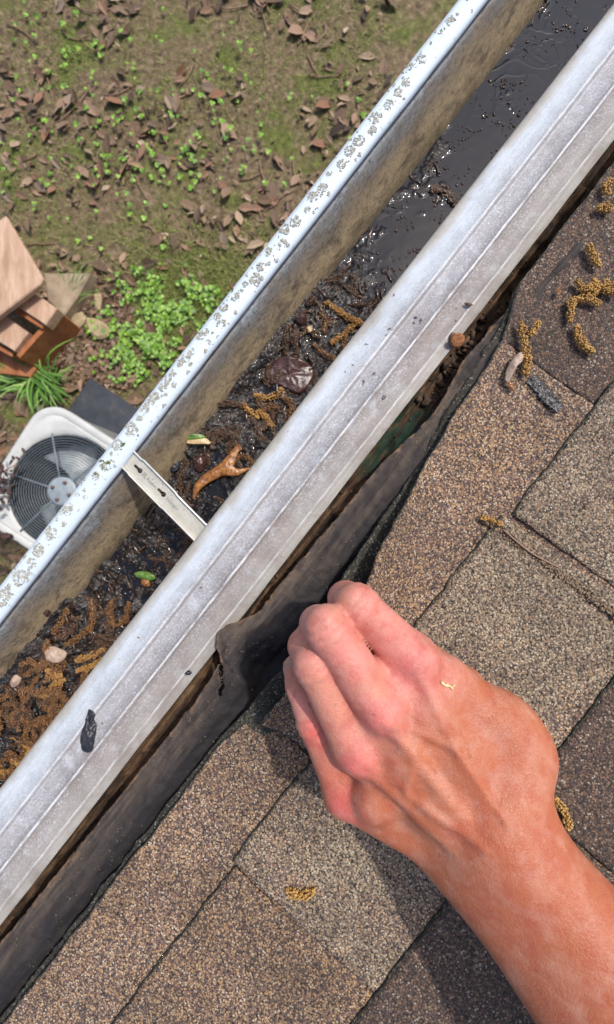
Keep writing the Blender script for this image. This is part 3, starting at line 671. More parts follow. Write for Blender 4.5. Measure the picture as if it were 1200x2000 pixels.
v, f = grid(lin(-.72, .72, 1300), lin(-.1395, -.0577, 84), lambda s, n: W(s, n, WL + .0002 * fbm(s * 20, n * 20, 3) + .0009 * math.exp(-max(0, WL - slz(s, n)) / .00035)))
tag(obj('water', v, f, MT['water']), kind='structure')
b = MB()
for _ in range(7500):
    s = GR.uniform(-.66, .66); n = GR.uniform(-.139, -.059)
    if fbm(s * 26, n * 30, 12) < -.02: continue
    z = slz(s, n)
    if z < WL - .002: continue
    r = GR.choice([.0005, .0006, .0008, .0009, .0011, .0014]); b.blob(W(s, n, z + r * .3), r, (1, GR.uniform(.7, 1), .8), .2)
for _ in range(420):
    s = GR.uniform(-.66, .66); n = GR.uniform(-.136, -.061); z = slz(s, n)
    if z < WL - .002: continue
    L_ = GR.uniform(.006, .018); an = GR.random() * 6.28; p = Vector(W(s, n, z + .001)); cu_ = GR.uniform(-1.2, 1.2)
    pts = [p]; 
    for k in range(5): pts.append(pts[-1] + Vector((math.cos(an + cu_ * k / 4), math.sin(an + cu_ * k / 4), GR.uniform(-.15, .2))) * L_ / 5)
    b.tube(pts, [.0009, .0012, .0013, .0012, .001, .0004], 6)
for _ in range(1500):      # scum and flakes floating on the open water
    s = GR.uniform(.16, .66) if _ < 1100 else GR.uniform(-.22, .1); n = GR.uniform(-.130, -.061)
    if fbm(s * 34, n * 40, 15) < .06: continue
    b.blob(W(s, n, WL + .0004), GR.choice([.0005, .0008, .0012, .002]), (1, GR.uniform(.5, 1), .3), .3)
tag(b.build('debris', MT['debris']), 'soaked seeds and stalks bedded in the gutter sludge', 'debris', kind='stuff')

def catkin_mesh(path, rad, bead, name='catkin', seed=0):
    rnd = random.Random(seed); st = random.getstate(); random.seed(seed)
    L_ = sum((Vector(a) - Vector(c)).length for a, c in zip(path, path[1:])); n = max(6, int(L_ / (bead * 1.15)))
    P = spline(path, n); b = MB(); b.tube(P, rad * .35, 5)
    for i, p in enumerate(P):
        t = (P[min(i + 1, n - 1)] - P[max(i - 1, 0)]).normalized(); x = t.orthogonal().normalized(); y = t.cross(x)
        e = min(1, .55 + 3 * min(i, n - 1 - i) / n); m = 7
        for k in range(m):
            if rnd.random() < .22: continue
            a = 6.283 * (k + .5 * (i % 2)) / m + rnd.uniform(-.25, .25)
            b.blob(p + (x * math.cos(a) + y * math.sin(a)) * rad * e * (1 + .22 * math.sin(i * .55 + seed)) * rnd.uniform(.65, 1.2) + t * rnd.uniform(-.3, .3) * bead, bead * rnd.uniform(.75, 1.15), (1, 1, 1), .22)
    random.setstate(st); return b
def catkin(pxs, zf, rad, bead, mat, label, group, seed):
    pts = []
    for q in pxs:
        p = at(q[0], q[1], 2.5)
        for _ in range(4): p = at(q[0], q[1], zf(p.dot(U), p.dot(NV)))
        pts.append(p)
    c = sum(pts, Vector()) / len(pts)
    o = catkin_mesh(pts, rad, bead, seed=seed).build('catkin', mat, None, loc=c)
    return tag(o, label, 'catkin', group)
gzf = lambda s, n: max(slz(s, n), WL) + .0022
UP = 'upper gutter catkins'
catkin([(636, 590), (665, 610), (690, 624), (712, 634)], gzf, .0030, .0009, MT['cat_gold'], 'golden catkin lying across the clear black water, highest in the gutter', None, 1)
catkin([(703, 627), (682, 644), (662, 660), (647, 670)], gzf, .0028, .0009, MT['cat_gold'], 'golden catkin branching down from the highest one towards the metal', None, 2)
catkin([(628, 614), (637, 626), (632, 650)], gzf, .0028, .0009, MT['cat_wet'], 'short brown wet catkin beside the bubbly puddle near the gutter top', None, 3)
catkin([(612, 672), (632, 690), (652, 700), (668, 700)], gzf, .0028, .0009, MT['cat_wet'], 'curved wet catkin whose end touches the metal drip edge above the red leaf', None, 4)
catkin([(676, 652), (672, 672), (667, 692)], gzf, .0024, .0009, MT['cat_wet'], 'thin wet catkin standing between two golden ones by the drip edge', None, 5)
catkin([(497, 772), (520, 777), (543, 770), (553, 760)], gzf, .0034, .0010, MT['cat_gold'], 'bright golden catkin lying level, middle of the gutter below the red leaf', None, 6)
catkin([(472, 789), (485, 801), (506, 816)], gzf, .0031, .0010, MT['cat_gold'], 'bright golden catkin slanting down at the left of the middle cluster', None, 7)
catkin([(503, 802), (520, 815), (533, 833)], gzf, .0027, .0009, MT['cat_gold'], 'thin golden catkin pointing down towards the drip edge in the middle cluster', None, 8)
catkin([(552, 775), (570, 792), (565, 818)], gzf, .0028, .0009, MT['cat_wet'], 'curved brown catkin at the right of the middle cluster by the metal', None, 9)
catkin([(545, 797), (525, 795), (512, 806)], gzf, .0028, .0009, MT['cat_wet'], 'brown catkin just under the bright level one in the middle cluster', None, 10)
catkin([(408, 778), (430, 790), (458, 786)], gzf, .0026, .0010, MT['cat_dark'], 'dark soaked catkin resting against the gutter front wall', None, 11)
catkin([(573, 655), (580, 690), (575, 715)], gzf, .0026, .0010, MT['cat_dark'], 'dark soaked catkin crossing the wet red leaf', None, 12)
catkin([(457, 907), (468, 892), (485, 894), (495, 906)], gzf, .0026, .0009, MT['cat_wet'], 'small brown catkin curled in the fork of the orange brown leaf', None, 13)
for i, p in enumerate([[(590, 640), (612, 650), (625, 662)], [(560, 700), (558, 660), (566, 635)], [(425, 862), (440, 850), (455, 848)], [(440, 880), (452, 866), (462, 850)], [(600, 595), (608, 585), (620, 592)]]):
    catkin(p, gzf, .0027, .0010, MT['cat_dark'], 'dark soaked catkin half sunk in the gutter sludge', 'soaked catkins in the gutter', 20 + i)
low = [([(178, 1172), (181, 1198), (177, 1236)], 'cat_wet', 'upright brown catkin under the shiny puddle in the lower gutter'), ([(176, 1222), (155, 1244), (128, 1260)], 'cat_wet', 'brown catkin slanting down left beside the tan leaf curl'),
       ([(219, 1172), (214, 1202), (226, 1224)], 'cat_wet', 'brown catkin left of the pair at the drip edge below the green leaf'), ([(252, 1176), (247, 1204), (233, 1222)], 'cat_wet', 'brown catkin right of the pair at the drip edge below the green leaf'),
       ([(132, 1188), (121, 1212), (104, 1237)], 'cat_wet', 'wet catkin against the dirty front wall beside the purple bud'), ([(205, 1266), (180, 1280), (148, 1291)], 'cat_gold', 'golden catkin along the drip edge right of the tan leaf curl'),
       ([(213, 1281), (182, 1300), (150, 1311)], 'cat_gold', 'golden catkin just below its twin along the drip edge')]
for i, (p, m_n, lb) in enumerate(low): catkin(p, gzf, .0029, .0009, MT[m_n], lb, None, 40 + i)
# heap of catkins in the lower gutter: five kinds, copied
kinds = []
for k in range(6):
    c = [(-.018, 0, 0), (-.007, (k - 2) * .0022, .0006), (.006, (2 - k) * .0016 + .001, .0004), (.019, (k % 3 - 1) * .005, 0)]
    kinds.append(catkin_mesh(c, .0027, .0009, seed=60 + k))
HR = random.Random(21); protos = {}
for i in range(100):
    s = HR.uniform(-.62, -.275); n = HR.uniform(-.133, -.066)
    if i < 46: s = HR.uniform(-.45, -.275)
    k = i % 6; mat = MT[HR.choice(['cat_wet', 'cat_gold', 'cat_wet', 'cat_wet', 'cat_dark', 'cat_dark'])]
    if (k, mat.name) not in protos: o = kinds[k].build('catkin', mat); protos[(k, mat.name)] = o
    else: o = protos[(k, mat.name)].copy(); COL.objects.link(o)
    o.location = W(s, n, max(slz(s, n), WL) + HR.uniform(.0002, .0038)); o.rotation_euler = (HR.uniform(-.15, .15), HR.uniform(-.15, .15), HR.uniform(0, 6.28))
    q_ = HR.uniform(.7, 1.1); o.scale = (q_, q_ * HR.uniform(.6, 1.6), q_ * HR.uniform(.7, 1))
    tag(o, 'brown catkin in the tangled heap filling the lowest stretch of gutter', 'catkin', 'catkins heaped in the lower gutter')

for i in range(80):
    for _ in range(40):
        s = HR.uniform(-.26, .52) if i < 64 else HR.uniform(-.62, -.2); n = HR.uniform(-.130, -.064)
        if slz(s, n) > WL - .0006: break
    k = i % 6; mat = MT['cat_dark']
    if (k, mat.name) not in protos: o = kinds[k].build('catkin', mat); protos[(k, mat.name)] = o
    else: o = protos[(k, mat.name)].copy(); COL.objects.link(o)
    o.location = W(s, n, max(slz(s, n), WL) + HR.uniform(-.0008, .0012)); o.rotation_euler = (HR.uniform(-.15, .15), HR.uniform(-.15, .15), HR.uniform(0, 6.28))
    q_ = HR.uniform(.55, 1.0); o.scale = (q_, q_ * HR.uniform(.6, 1.8), q_ * .8)
    tag(o, 'dark soaked catkin half sunk in the gutter sludge', 'catkin', 'soaked catkins in the gutter')

# leaves and bits
def leaf(outline, zf, mat, name, label, cat, curl=.004, thick=.0005, lift_=.0015, n=9, parent=None):
    """outline px polygon; a rounded, curled sheet spanning it"""
    pts = []
    for q in outline:
        p = at(q[0], q[1], 2.5)
        for _ in range(4): p = at(q[0], q[1], zf(p.dot(U), p.dot(NV)) + lift_)
        pts.append(p)
    m = len(pts); P = spline(pts + [pts[0]], m * 6)[:-1]; c = sum(P, Vector()) / len(P); v = [c + Vector((0, 0, curl))]; f = []
    K = len(P)
    for r in range(1, n + 1):
        t = r / n
        for k, p in enumerate(P):
            q = c.lerp(p, t); q.z += curl * (1 - t * t) + .0020 * fbm(q.x * 110, q.y * 110, 3) * min(1, curl / .002) + .0007 * fbm(q.x * 300, q.y * 300, 3); v.append(q)
    for k in range(K): f.append((0, 1 + k, 1 + (k + 1) % K))
    for r in range(n - 1):
        for k in range(K): a = 1 + r * K; f.append((a + k, a + K + k, a + K + (k + 1) % K, a + (k + 1) % K))
    o = obj(name, v, f, mat, parent, solid=thick, loc=None if parent else c)
    if not parent: tag(o, label, cat)
    return o
leaf([(520, 728), (545, 700), (575, 697), (612, 718), (608, 745), (585, 768), (548, 752), (518, 745)], gzf, MT['leaf_red'], 'leaf', 'flat wet dark red leaf across the upper gutter', 'leaf', .0006, lift_=.0004)
# forked orange-brown leaf stalk
fz = lambda px, py: at(px, py, 2.4355)
fk = tag(MB().build('x', MT['leaf_orange']), None) if False else None
b = MB()
for path, rad in (([(378, 975), (386, 952), (402, 936), (425, 922), (446, 912)], [.0012, .0042, .0052, .0062, .0078]), ([(440, 916), (452, 895), (462, 878), (470, 872)], [.0078, .0052, .0034, .0040]), ([(440, 914), (458, 922), (472, 920), (489, 914)], [.0075, .0050, .0026, .0012])):
    Q = spline([fz(*p) for p in path], 18); RR = np.interp(lin(0, 1, 18), lin(0, 1, len(rad)), rad)
    vv = []; ff_ = []
    for i, p in enumerate(Q):
        t = (Q[min(i + 1, 17)] - Q[max(0, i - 1)]).normalized(); x = Vector((-t.y, t.x, 0)).normalized()
        for k in range(10):
            a = 6.283 * k / 10; vv.append(p + x * math.cos(a) * RR[i] + Vector((0, 0, math.sin(a) * RR[i] * .45 + .0007 * fbm(i * .4, k * .5, 2))))
    for i in range(17):
        for k in range(10): ff_.append((i * 10 + k, i * 10 + (k + 1) % 10, (i + 1) * 10 + (k + 1) % 10, (i + 1) * 10 + k))
    ff_ += [tuple(range(10))[::-1], tuple(170 + k for k in range(10))]; b.add(vv, ff_)
o = b.build('leaf_stalk', MT['leaf_orange'], None, loc=fz(430, 920)); rm = o.modifiers.new('join', 'REMESH'); rm.mode = 'VOXEL'; rm.voxel_size = .0006; rm.use_smooth_shade = True
tag(o, 'forked orange brown wet leaf stalk beside the hanger in the gutter', 'leaf stalk')
gl = empty('leaf_scrap', at(388, 858, 2.44), 'small leaf scrap, green above and cream below, against the gutter wall', 'leaf')
leaf([(367, 853), (375, 848), (392, 848), (402, 855), (385, 858), (366, 858)], gzf, MT['leaf_green'], 'green_half', None, None, .0012, lift_=.006, parent=gl)
leaf([(366, 859), (385, 858), (402, 856), (412, 866), (395, 867), (367, 866)], gzf, MT['leaf_cream'], 'cream_half', None, None, .0008, lift_=.006, parent=gl)
leaf([(262, 1120), (275, 1116), (298, 1120), (304, 1130), (290, 1134), (270, 1128)], gzf, MT['leaf_green'], 'leaf', 'small crumpled green leaf in the lower gutter by the puddle', 'leaf', .003)
leaf([(275, 1128), (290, 1130), (292, 1145), (278, 1143)], gzf, MT['leaf_orange'], 'leaf', 'tiny orange leaf scrap tucked under the crumpled green leaf', 'leaf', .002)
leaf([(86, 1272), (98, 1263), (118, 1267), (131, 1276), (124, 1290), (106, 1294), (92, 1286)], gzf, MT['leaf_tan'], 'leaf', 'dry pinkish tan curled leaf on the catkin heap', 'leaf', .003, lift_=.004)
leaf([(20, 1330), (30, 1318), (42, 1325), (36, 1338), (24, 1342)], gzf, MT['leaf_tan'], 'leaf', 'small grey tan seed husk in the heap at the far lower left', 'leaf', .004, lift_=.003)
leaf([(378, 895), (398, 890), (405, 903), (394, 922), (380, 915)], gzf, MT['leaf_red'], 'leaf', 'rounded brown soaked leaf left of the forked stalk', 'leaf', .004)
leaf([(324, 902), (338, 896), (352, 902), (350, 916), (335, 922), (323, 914)], gzf, MT['leaf_black'], 'leaf', 'black crumpled leaf lump beside the hanger and gutter wall', 'leaf', .005)
leaf([(82, 1198), (92, 1192), (97, 1196), (90, 1205)], gzf, MT['leaf_red'], 'bud', 'small purple bud on a thin stalk against the gutter wall', 'bud', .003, lift_=.008)
leaf([(575, 620), (592, 610), (600, 622), (588, 634)], gzf, MT['leaf_red'], 'leaf', 'small dark leaf scrap at the top of the dark catkin tangle', 'leaf', .003)
leaf([(598, 640), (606, 636), (610, 645), (603, 650)], gzf, MT['leaf_cream'], 'leaf', 'tiny yellow leaf scrap at the edge of the bubbly puddle', 'leaf', .002)
# black torn leaf stuck on the metal
dzf = lambda s, n: dripz(n) + .001
leaf([(173, 1386), (184, 1394), (182, 1405), (188, 1420), (183, 1452), (176, 1470), (160, 1462), (157, 1440), (165, 1418)], dzf, MT['leaf_black'], 'leaf', 'black leaf sliver stuck on the metal drip edge at its lower end', 'leaf', .002, lift_=.001)
leaf([(361, 1316), (369, 1310), (375, 1313), (369, 1318)], dzf, MT['leaf_black'], 'leaf', 'tiny black fleck at the inner edge of the metal near the felt tear', 'leaf', .001, lift_=.0008)

# nails
def nail(px, py, px2, py2, z0, z1, r, label):
    a, c = at(px, py, z0), at(px2, py2, z1); root = empty('nail', a, label, 'nail'); d = (c - a).normalized()
    b = MB(); b.tube([a, a.lerp(c, .45), c], [r * .9, r * .8, r * .72], 14); b.build('shank', MT['rustd'], root)
    b = MB(); b.tube([c, c + d * .0004, c + d * .0016, c + d * .0021], [r * .8, r * 1.15, r * 1.15, r * .85], 18); b.build('head', MT['rust'], root)
nail(882, 659, 893, 664, 2.519, 2.5245 + .004, .0050, 'large rusty nail head backing out of the drip edge')
leaf([(908, 592), (915, 592), (923, 594), (922, 597), (911, 596)], dzf, MT['rustd'], 'staple', 'tiny rusty staple in the metal above the nail', 'staple', .0012, lift_=.001)

# on the shingles
def rz(s, n):
    if n > KN1 + EXP: k = 2
    elif n > KN1: k = 1
    else:
        t0 = s < J_T0b; e = interp(E_T0, s) if t0 else E_T2(s); q = max(0, min(1, (n - e) / (.125 - e)))
        return zr(n) + .0095 + (lift(s) if t0 else .006) * (1 - q) ** 2
    return zr(n) + .0062 + .0055 * (1 - (n - (KN1 + EXP * (k - 1))) / (2 * EXP))
rzf = lambda s, n: rz(s, n) + .0028
catkin([(1017, 628), (1023, 655), (1028, 690), (1030, 705), (1027, 732)], lambda s, n: rz(s, n) + .0045, .0026, .00085, MT['cat_dry'], 'long straight golden catkin hanging over the tan leaf on the shingles', None, 80)
catkin([(1035, 655), (1044, 643), (1053, 628)], lambda s, n: rz(s, n) + .004, .0024, .00085, MT['cat_dry'], 'short orange catkin piece touching the long straight one', None, 81)
catkin([(1113, 628), (1116, 600), (1122, 585), (1150, 583), (1172, 594)], rzf, .0024, .00085, MT['cat_dry'], 'golden catkin bent into a square hook on the dark shingle', None, 82)
catkin([(1127, 636), (1132, 662), (1146, 678), (1160, 688)], rzf, .0024, .00085, MT['cat_dry'], 'golden catkin curved like a J below the hooked one', None, 83)
catkin([(1128, 548), (1138, 562), (1150, 566), (1158, 552)], rzf, .0024, .00085, MT['cat_dry'], 'golden catkin curled at the left end of the upper right cluster', None, 84)
catkin([(1160, 545), (1164, 560), (1160, 577)], rzf, .0024, .00085, MT['cat_dry'], 'golden catkin standing upright in the upper right cluster', None, 85)
catkin([(1165, 558), (1185, 566), (1205, 575)], rzf, .0024, .00085, MT['cat_dry'], 'golden catkin slanting off right in the upper right cluster', None, 86)
catkin([(1180, 548), (1195, 560), (1215, 556)], rzf, .0024, .00085, MT['cat_dry'], 'golden catkin topmost at the right edge of the upper right cluster', None, 87)
catkin([(940, 1013), (955, 1012), (968, 1020), (982, 1024)], rzf, .0014, .0008, MT['cat_dry'], 'thin golden catkin scrap lying at the corner of two shingles', None, 88)
for i, p in enumerate([[(1150, 478), (1160, 500), (1172, 520)], [(1168, 410), (1180, 402), (1194, 412)], [(1190, 380), (1184, 365), (1196, 350)], [(1085, 1560), (1105, 1590), (1110, 1620)], [(560, 1740), (590, 1750), (615, 1740)]]):
    catkin(p, rzf, .0024, .00085, MT['cat_dry'], ['golden catkin lying just above the upper right cluster', 'small arched golden catkin second from the top on the dark shingle', 'golden catkin highest on the roof at the right', 'golden catkin on the shingles near the forearm', 'golden catkin on the shingles below the hand'][i], None, 90 + i)
leaf([(1026, 688), (1012, 690), (998, 706), (988, 728), (987, 742), (993, 748), (1000, 735), (1010, 716), (1022, 704)], lambda s, n: rz(s, n) + .0035, MT['leaf_tan'], 'leaf', 'curled pale tan dry leaf beside the long catkin on the shingles', 'leaf', .004)
leaf([(989, 742), (996, 746), (1003, 756), (1002, 763), (994, 758)], lambda s, n: rz(s, n) + .001, MT['leaf_orange'], 'leaf', 'small brown leaf tip just under the curled tan leaf', 'leaf', .001)
leaf([(1087, 570), (1092, 565), (1097, 570), (1090, 576)], lambda s, n: rz(s, n), MT['leaf_orange'], 'leaf', 'tiny orange leaf bit on the dark shingle near the hooked catkin', 'leaf', .001)
def needle(pxs, label, r=.0006):
    pts = []
    for q in pxs:
        p = at(q[0], q[1], 2.55)
        for _ in range(4): p = at(q[0], q[1], rz(p.dot(U), p.dot(NV)) + .002)
        pts.append(p)
    c = sum(pts, Vector()) / len(pts); b = MB(); b.tube(spline(pts, 20), r, 6)
    tag(b.build('pine_needle', MT['needle'], None, loc=c), label, 'pine needle')
needle([(984, 1035), (1020, 1066), (1050, 1087), (1094, 1109)], 'long brown pine needle lying in the open shingle joint')
b = MB(); jr = random.Random(4)   # dark grit in the open joint
for _ in range(1500):
    t = jr.random(); P = at(956 + 245 * t + jr.gauss(0, 3.4), 1010 + 195 * t + jr.gauss(0, 3.4), 2.56)
    P = at((P.x) * FPX / .30 * 1 + 600, 0, 2.56) if False else P
    n = P.dot(NV); b.blob((P.x, P.y, zr(n) + .0105 + jr.uniform(0, .0015)), jr.uniform(.0005, .0012), (1, 1, .8), .25)
tag(b.build('joint_grit', mk_catkin('joint_grit', (.02, .018, .016), (.36, .26, .17), .8, .3), house), kind='stuff')

# ------------------------------------------------------------------ the hand (one continuous surface from a blended distance field)
def HP(px, py, d): return np.array(at(px, py, ZC - d), dtype=float)
def cone(P, a, c, ra, rb):
    ab = c - a; L2 = ab @ ab; t = np.clip(((P - a) @ ab) / L2, 0, 1); q = P - a - t[:, None] * ab
    return np.sqrt((q * q).sum(1)) - (ra + (rb - ra) * t)
def smin(a, c, k):
    h = np.clip(.5 + .5 * (c - a) / k, 0, 1); return c + (a - c) * h - k * h * (1 - h)
FING = {
 'index':  [((806, 1284), .2215, 12.4), ((699, 1184), .2190, 11.7), ((676, 1170), .2440, 10.4), ((678, 1176), .2680, 9.2)],
 'middle': [((738, 1376), .2140, 12.6), ((642, 1228), .2120, 11.9), ((623, 1220), .2360, 10.8), ((628, 1236), .2600, 9.6)],
 'ring':   [((694, 1462), .2200, 11.6), ((617, 1300), .2190, 11.4), ((598, 1262), .2360, 10.0), ((606, 1243), .2520, 8.8)],
 'pinky':  [((672, 1552), .2310, 9.6), ((614, 1410), .2360, 10.0), ((588, 1340), .2450, 8.8), ((577, 1304), .2520, 7.6)],
 'thumb':  [((985, 1420), .2330, 14.0), ((905, 1345), .2580, 13.0), ((800, 1262), .2760, 11.0), ((735, 1208), .2830, 9.0)]}
FJ = {k: [(HP(p[0], p[1], d), r / 1000) for p, d, r in v] for k, v in FING.items()}
WR = HP(985, 1640, .205); WRU = HP(935, 1700, .214); EL = np.array([.262, -.345, 2.735]); 
def hand_sdf(P):
    F = None
    for k in ('index', 'middle', 'ring', 'pinky', 'thumb'):
        J = FJ[k]; c = cone(P, J[0][0], J[1][0], J[0][1], J[1][1] * .95)
        mid = J[0][0] * .55 + J[1][0] * .45
        c = smin(c, cone(P, J[1][0], J[2][0], J[1][1], J[2][1]), .003)
        c = smin(c, cone(P, J[2][0], J[3][0], J[2][1], J[3][1]), .003)
        c = smin(c, np.sqrt(((P - J[1][0]) ** 2).sum(1)) - J[1][1] * .99, .003)
        F = c if F is None else smin(F, c, .0006)
    B = None
    dn = np.array([0, 0, -1.0])
    for k, wt in (('index', .0), ('middle', .33), ('ring', .66), ('pinky', 1.0)):
        a = FJ[k][0][0]; w = WR * (1 - wt) + WRU * wt
        c = cone(P, a + dn * .002, w + dn * .006, .0118, .0135)
        c = smin(c, cone(P, a + dn * .014, w + dn * .016, .011, .015), .010)
        B = c if B is None else smin(B, c, .011)
    B = smin(B, cone(P, HP(880, 1325, .224), HP(1010, 1470, .222), .0110, .0190), .014)     # first web / thumb root
    B = smin(B, cone(P, HP(985, 1420, .222), WR + dn * .004, .0150, .0180), .016)
    B = smin(B, cone(P, WR + dn * .008, EL, .0230, .0370), .020)
    B = smin(B, cone(P, WRU + dn * .006, EL + np.array([-.02, -.012, 0]), .0190, .0360), .020)
    for px, py, d, rr in ((724, 1278, .2360, .0085), (700, 1240, .2440, .007), (742, 1300, .2290, .0085), (672, 1392, .2270, .0085), (650, 1480, .2320, .0075), (775, 1335, .2200, .0105), (715, 1425, .2190, .0105), (840, 1400, .2140, .012), (790, 1480, .2130, .012), (900, 1480, .2100, .013), (850, 1560, .2110, .013), (730, 1560, .2200, .011)):
        B = smin(B, np.sqrt(((P - HP(px, py, d)) ** 2).sum(1)) - rr, .010)
    # knuckle heads and tendons
    for k, r, o in (('index', .0098, .0062), ('middle', .0102, .0060), ('ring', .0095, .0050), ('pinky', .0070, .0030)):
        B = smin(B, np.sqrt(((P - FJ[k][0][0] - np.array([.001, 0, o])) ** 2).sum(1)) - r, .006)
    for a_, b_, am in (((760, 1420), (900, 1480), .0012), ((900, 1480), (985, 1600), .0012), ((830, 1340), (900, 1480), .0009), ((700, 1500), (800, 1570), .0011), ((800, 1570), (940, 1650), .0011), ((820, 1460), (800, 1570), .0009)):
        va, vb = HP(*a_, .1975), HP(*b_, .193); ab = vb - va; t = np.clip(((P - va) @ ab) / (ab @ ab), 0, 1)
        q = P - va - t[:, None] * ab; B = B - am * np.exp(-(q[:, 0] ** 2 + q[:, 1] ** 2) / .0022 ** 2)      # veins
    H = smin(B, F, .0058)
    for k, wt in (('index', .1), ('middle', .4), ('ring', .7)):
        a = FJ[k][0][0] + np.array([0, 0, .0105]); w = WR * (1 - wt) + WRU * wt + np.array([0, 0, .0125])
        H = smin(H, cone(P, a + (w - a) * .12, w, .0016, .0012), .006)
    # hollows between knuckles
    for i, j in (('index', 'middle'), ('middle', 'ring'), ('ring', 'pinky')):
        m = (FJ[i][0][0] + FJ[j][0][0]) / 2; ax = (WR - m) / np.linalg.norm(WR - m); m = m - ax * .006 + np.array([0, 0, .0125])
        d2 = ((P - m) ** 2).sum(1); H = H + .0018 * np.exp(-d2 / .0075 ** 2)
    # skin folds over the finger joints
    for k in ('index', 'middle', 'ring', 'pinky'):
        J = FJ[k]; ax = J[1][0] - J[0][0]; ax /= np.linalg.norm(ax)
        rel = P - J[1][0]; u = rel @ ax; near_ = np.exp(-((rel ** 2).sum(1)) / .017 ** 2)
        for u0, am in ((-.0050, .0009), (.0002, .0013), (.0052, .0010)): H = H + am * near_ * np.exp(-((u - u0 + .0005 * np.sin(P[:, 0] * 900)) / .0013) ** 2)
        rel = P - J[0][0]; u = rel @ ax; near_ = np.exp(-((rel ** 2).sum(1)) / .015 ** 2)
        for u0, am in ((.0020, .0009), (.0062, .0010), (.0105, .0007)): H = H + am * near_ * np.exp(-((u - u0) / .0013) ** 2)
    return H
def surface(sdf, lo, hi, h):
    n = [int(math.ceil((hi[i] - lo[i]) / h)) for i in range(3)]; m = 5
    cn = [x // m + 2 for x in n]; ax = [lo[i] + (np.arange(cn[i]) * m) * h for i in range(3)]
    G = np.stack(np.meshgrid(*ax, indexing='ij'), -1).reshape(-1, 3); C = sdf(G).reshape(cn)
    Fv = np.repeat(np.repeat(np.repeat(C, m, 0), m, 1), m, 2)
    mask = np.abs(Fv) < h * m * 1.9; idx = np.argwhere(mask)
    val = sdf(np.array(lo) + idx * h); Fv[mask] = val
    S = Fv < 0; N = np.array(S.shape) - 1
    c8 = [S[i:i + N[0], j:j + N[1], k:k + N[2]] for i in (0, 1) for j in (0, 1) for k in (0, 1)]
    cnt = sum(c.astype(np.int8) for c in c8); act = (cnt > 0) & (cnt < 8); cells = np.argwhere(act)
    vid = -np.ones(act.shape, dtype=np.int64); vid[act] = np.arange(len(cells))
    acc = np.zeros((len(cells), 3)); num = np.zeros(len(cells))
    cor = [np.array((i, j, k)) for i in (0, 1) for j in (0, 1) for k in (0, 1)]
    for a in range(8):
        for b2 in range(a + 1, 8):
            if np.abs(cor[a] - cor[b2]).sum() != 1: continue
            pa = cells + cor[a]; pb = cells + cor[b2]; va = Fv[tuple(pa.T)]; vb = Fv[tuple(pb.T)]
            x = (va < 0) != (vb < 0); t = np.where(x, va / np.where(x, va - vb, 1), 0)
            acc += np.where(x[:, None], pa + t[:, None] * (pb - pa), 0); num += x
    V = np.array(lo) + acc / num[:, None] * h; faces = []
    for ax_ in range(3):
        sl0 = [slice(None)] * 3; sl1 = [slice(None)] * 3; sl0[ax_] = slice(0, -1); sl1[ax_] = slice(1, None)
        ch = S[tuple(sl0)] != S[tuple(sl1)]; e = np.argwhere(ch); o1, o2 = [i for i in range(3) if i != ax_]
        ok = (e[:, o1] > 0) & (e[:, o2] > 0) & (e[:, o1] < N[o1]) & (e[:, o2] < N[o2]); e = e[ok]
        def g(d1, d2):
            q = e.copy(); q[:, o1] -= d1; q[:, o2] -= d2; return vid[tuple(q.T)]
        Q = np.stack([g(1, 1), g(0, 1), g(0, 0), g(1, 0)], 1); flip = S[tuple(e.T)]
        if ax_ == 1: flip = ~flip
        Q[~flip] = Q[~flip][:, ::-1]; faces.append(Q)
    return V, np.concatenate(faces)
HV, HF = surface(hand_sdf, (-.045, -.41, 2.565), (.315, -.03, 2.79), .0012)
person = empty('person', (.15, -.25, 2.56), 'bare sun reddened hand and forearm reaching in to lift the shingle edge with bent fingers', 'person')
hand = obj('body', HV, HF.tolist(), MT['skin'], person)
colr = np.tile(np.array([.60, .26, .18, 1.0]), (len(HV), 1))
def tintv(c, rad, col, amt):
    global colr
    w = (amt * np.exp(-((HV - c) ** 2).sum(1) / rad ** 2))[:, None]; colr = colr * (1 - w) + w * np.array([*col, 1])
base_t = np.clip(((HV - HP(770, 1330, .21)) @ (lambda a: a / np.linalg.norm(a))(WR - HP(770, 1330, .21)) + .005) / .035, 0, 1)[:, None]
colr = colr * (1 - base_t) + base_t * np.array([.46, .145, .072, 1]); colr = colr + (1 - base_t) * (np.array([.70, .290, .250, 1]) - colr) * .8
for k in ('index', 'middle', 'ring', 'pinky'):
    tintv(FJ[k][0][0] + np.array([0, 0, .010]), .011, (.74, .17, .17), .85); tintv(FJ[k][1][0] + np.array([.004, -.004, .010]), .010, (.66, .19, .15), .55)
    tintv(FJ[k][3][0], .010, (.56, .31, .24), .7); tintv((FJ[k][0][0] + FJ[k][1][0]) / 2 + np.array([0, 0, .01]), .010, (.64, .18, .14), .5)
tintv(HP(610, 1440, .225), .006, (.70, .12, .10), .8); tintv(HP(598, 1405, .225), .004, (.68, .12, .10), .7)
ca_ = hand.data.color_attributes.new('skin', 'FLOAT_COLOR', 'POINT'); ca_.data.foreach_set('color', colr.astype(np.float32).ravel())
def fnail(k, up, w, l):
    J = FJ[k]; tip = Vector(J[3][0]); ax = (tip - Vector(J[2][0])).normalized(); up = Vector(up); up = (up - ax * up.dot(ax)).normalized(); sx = ax.cross(up); r = J[3][1]
    def fn(a, t): 
        an = a * w; return tip + ax * ((t - .5) * l) + (sx * math.sin(an) + up * math.cos(an)) * (r * (1.0 if t < .7 else 1.0 - (t - .7) * .3) + .0001)
    v, f = grid(lin(-1, 1, 11), lin(0, 1, 9), fn); obj('fingernail', v, f, MT['nailp'], person, solid=.0005)
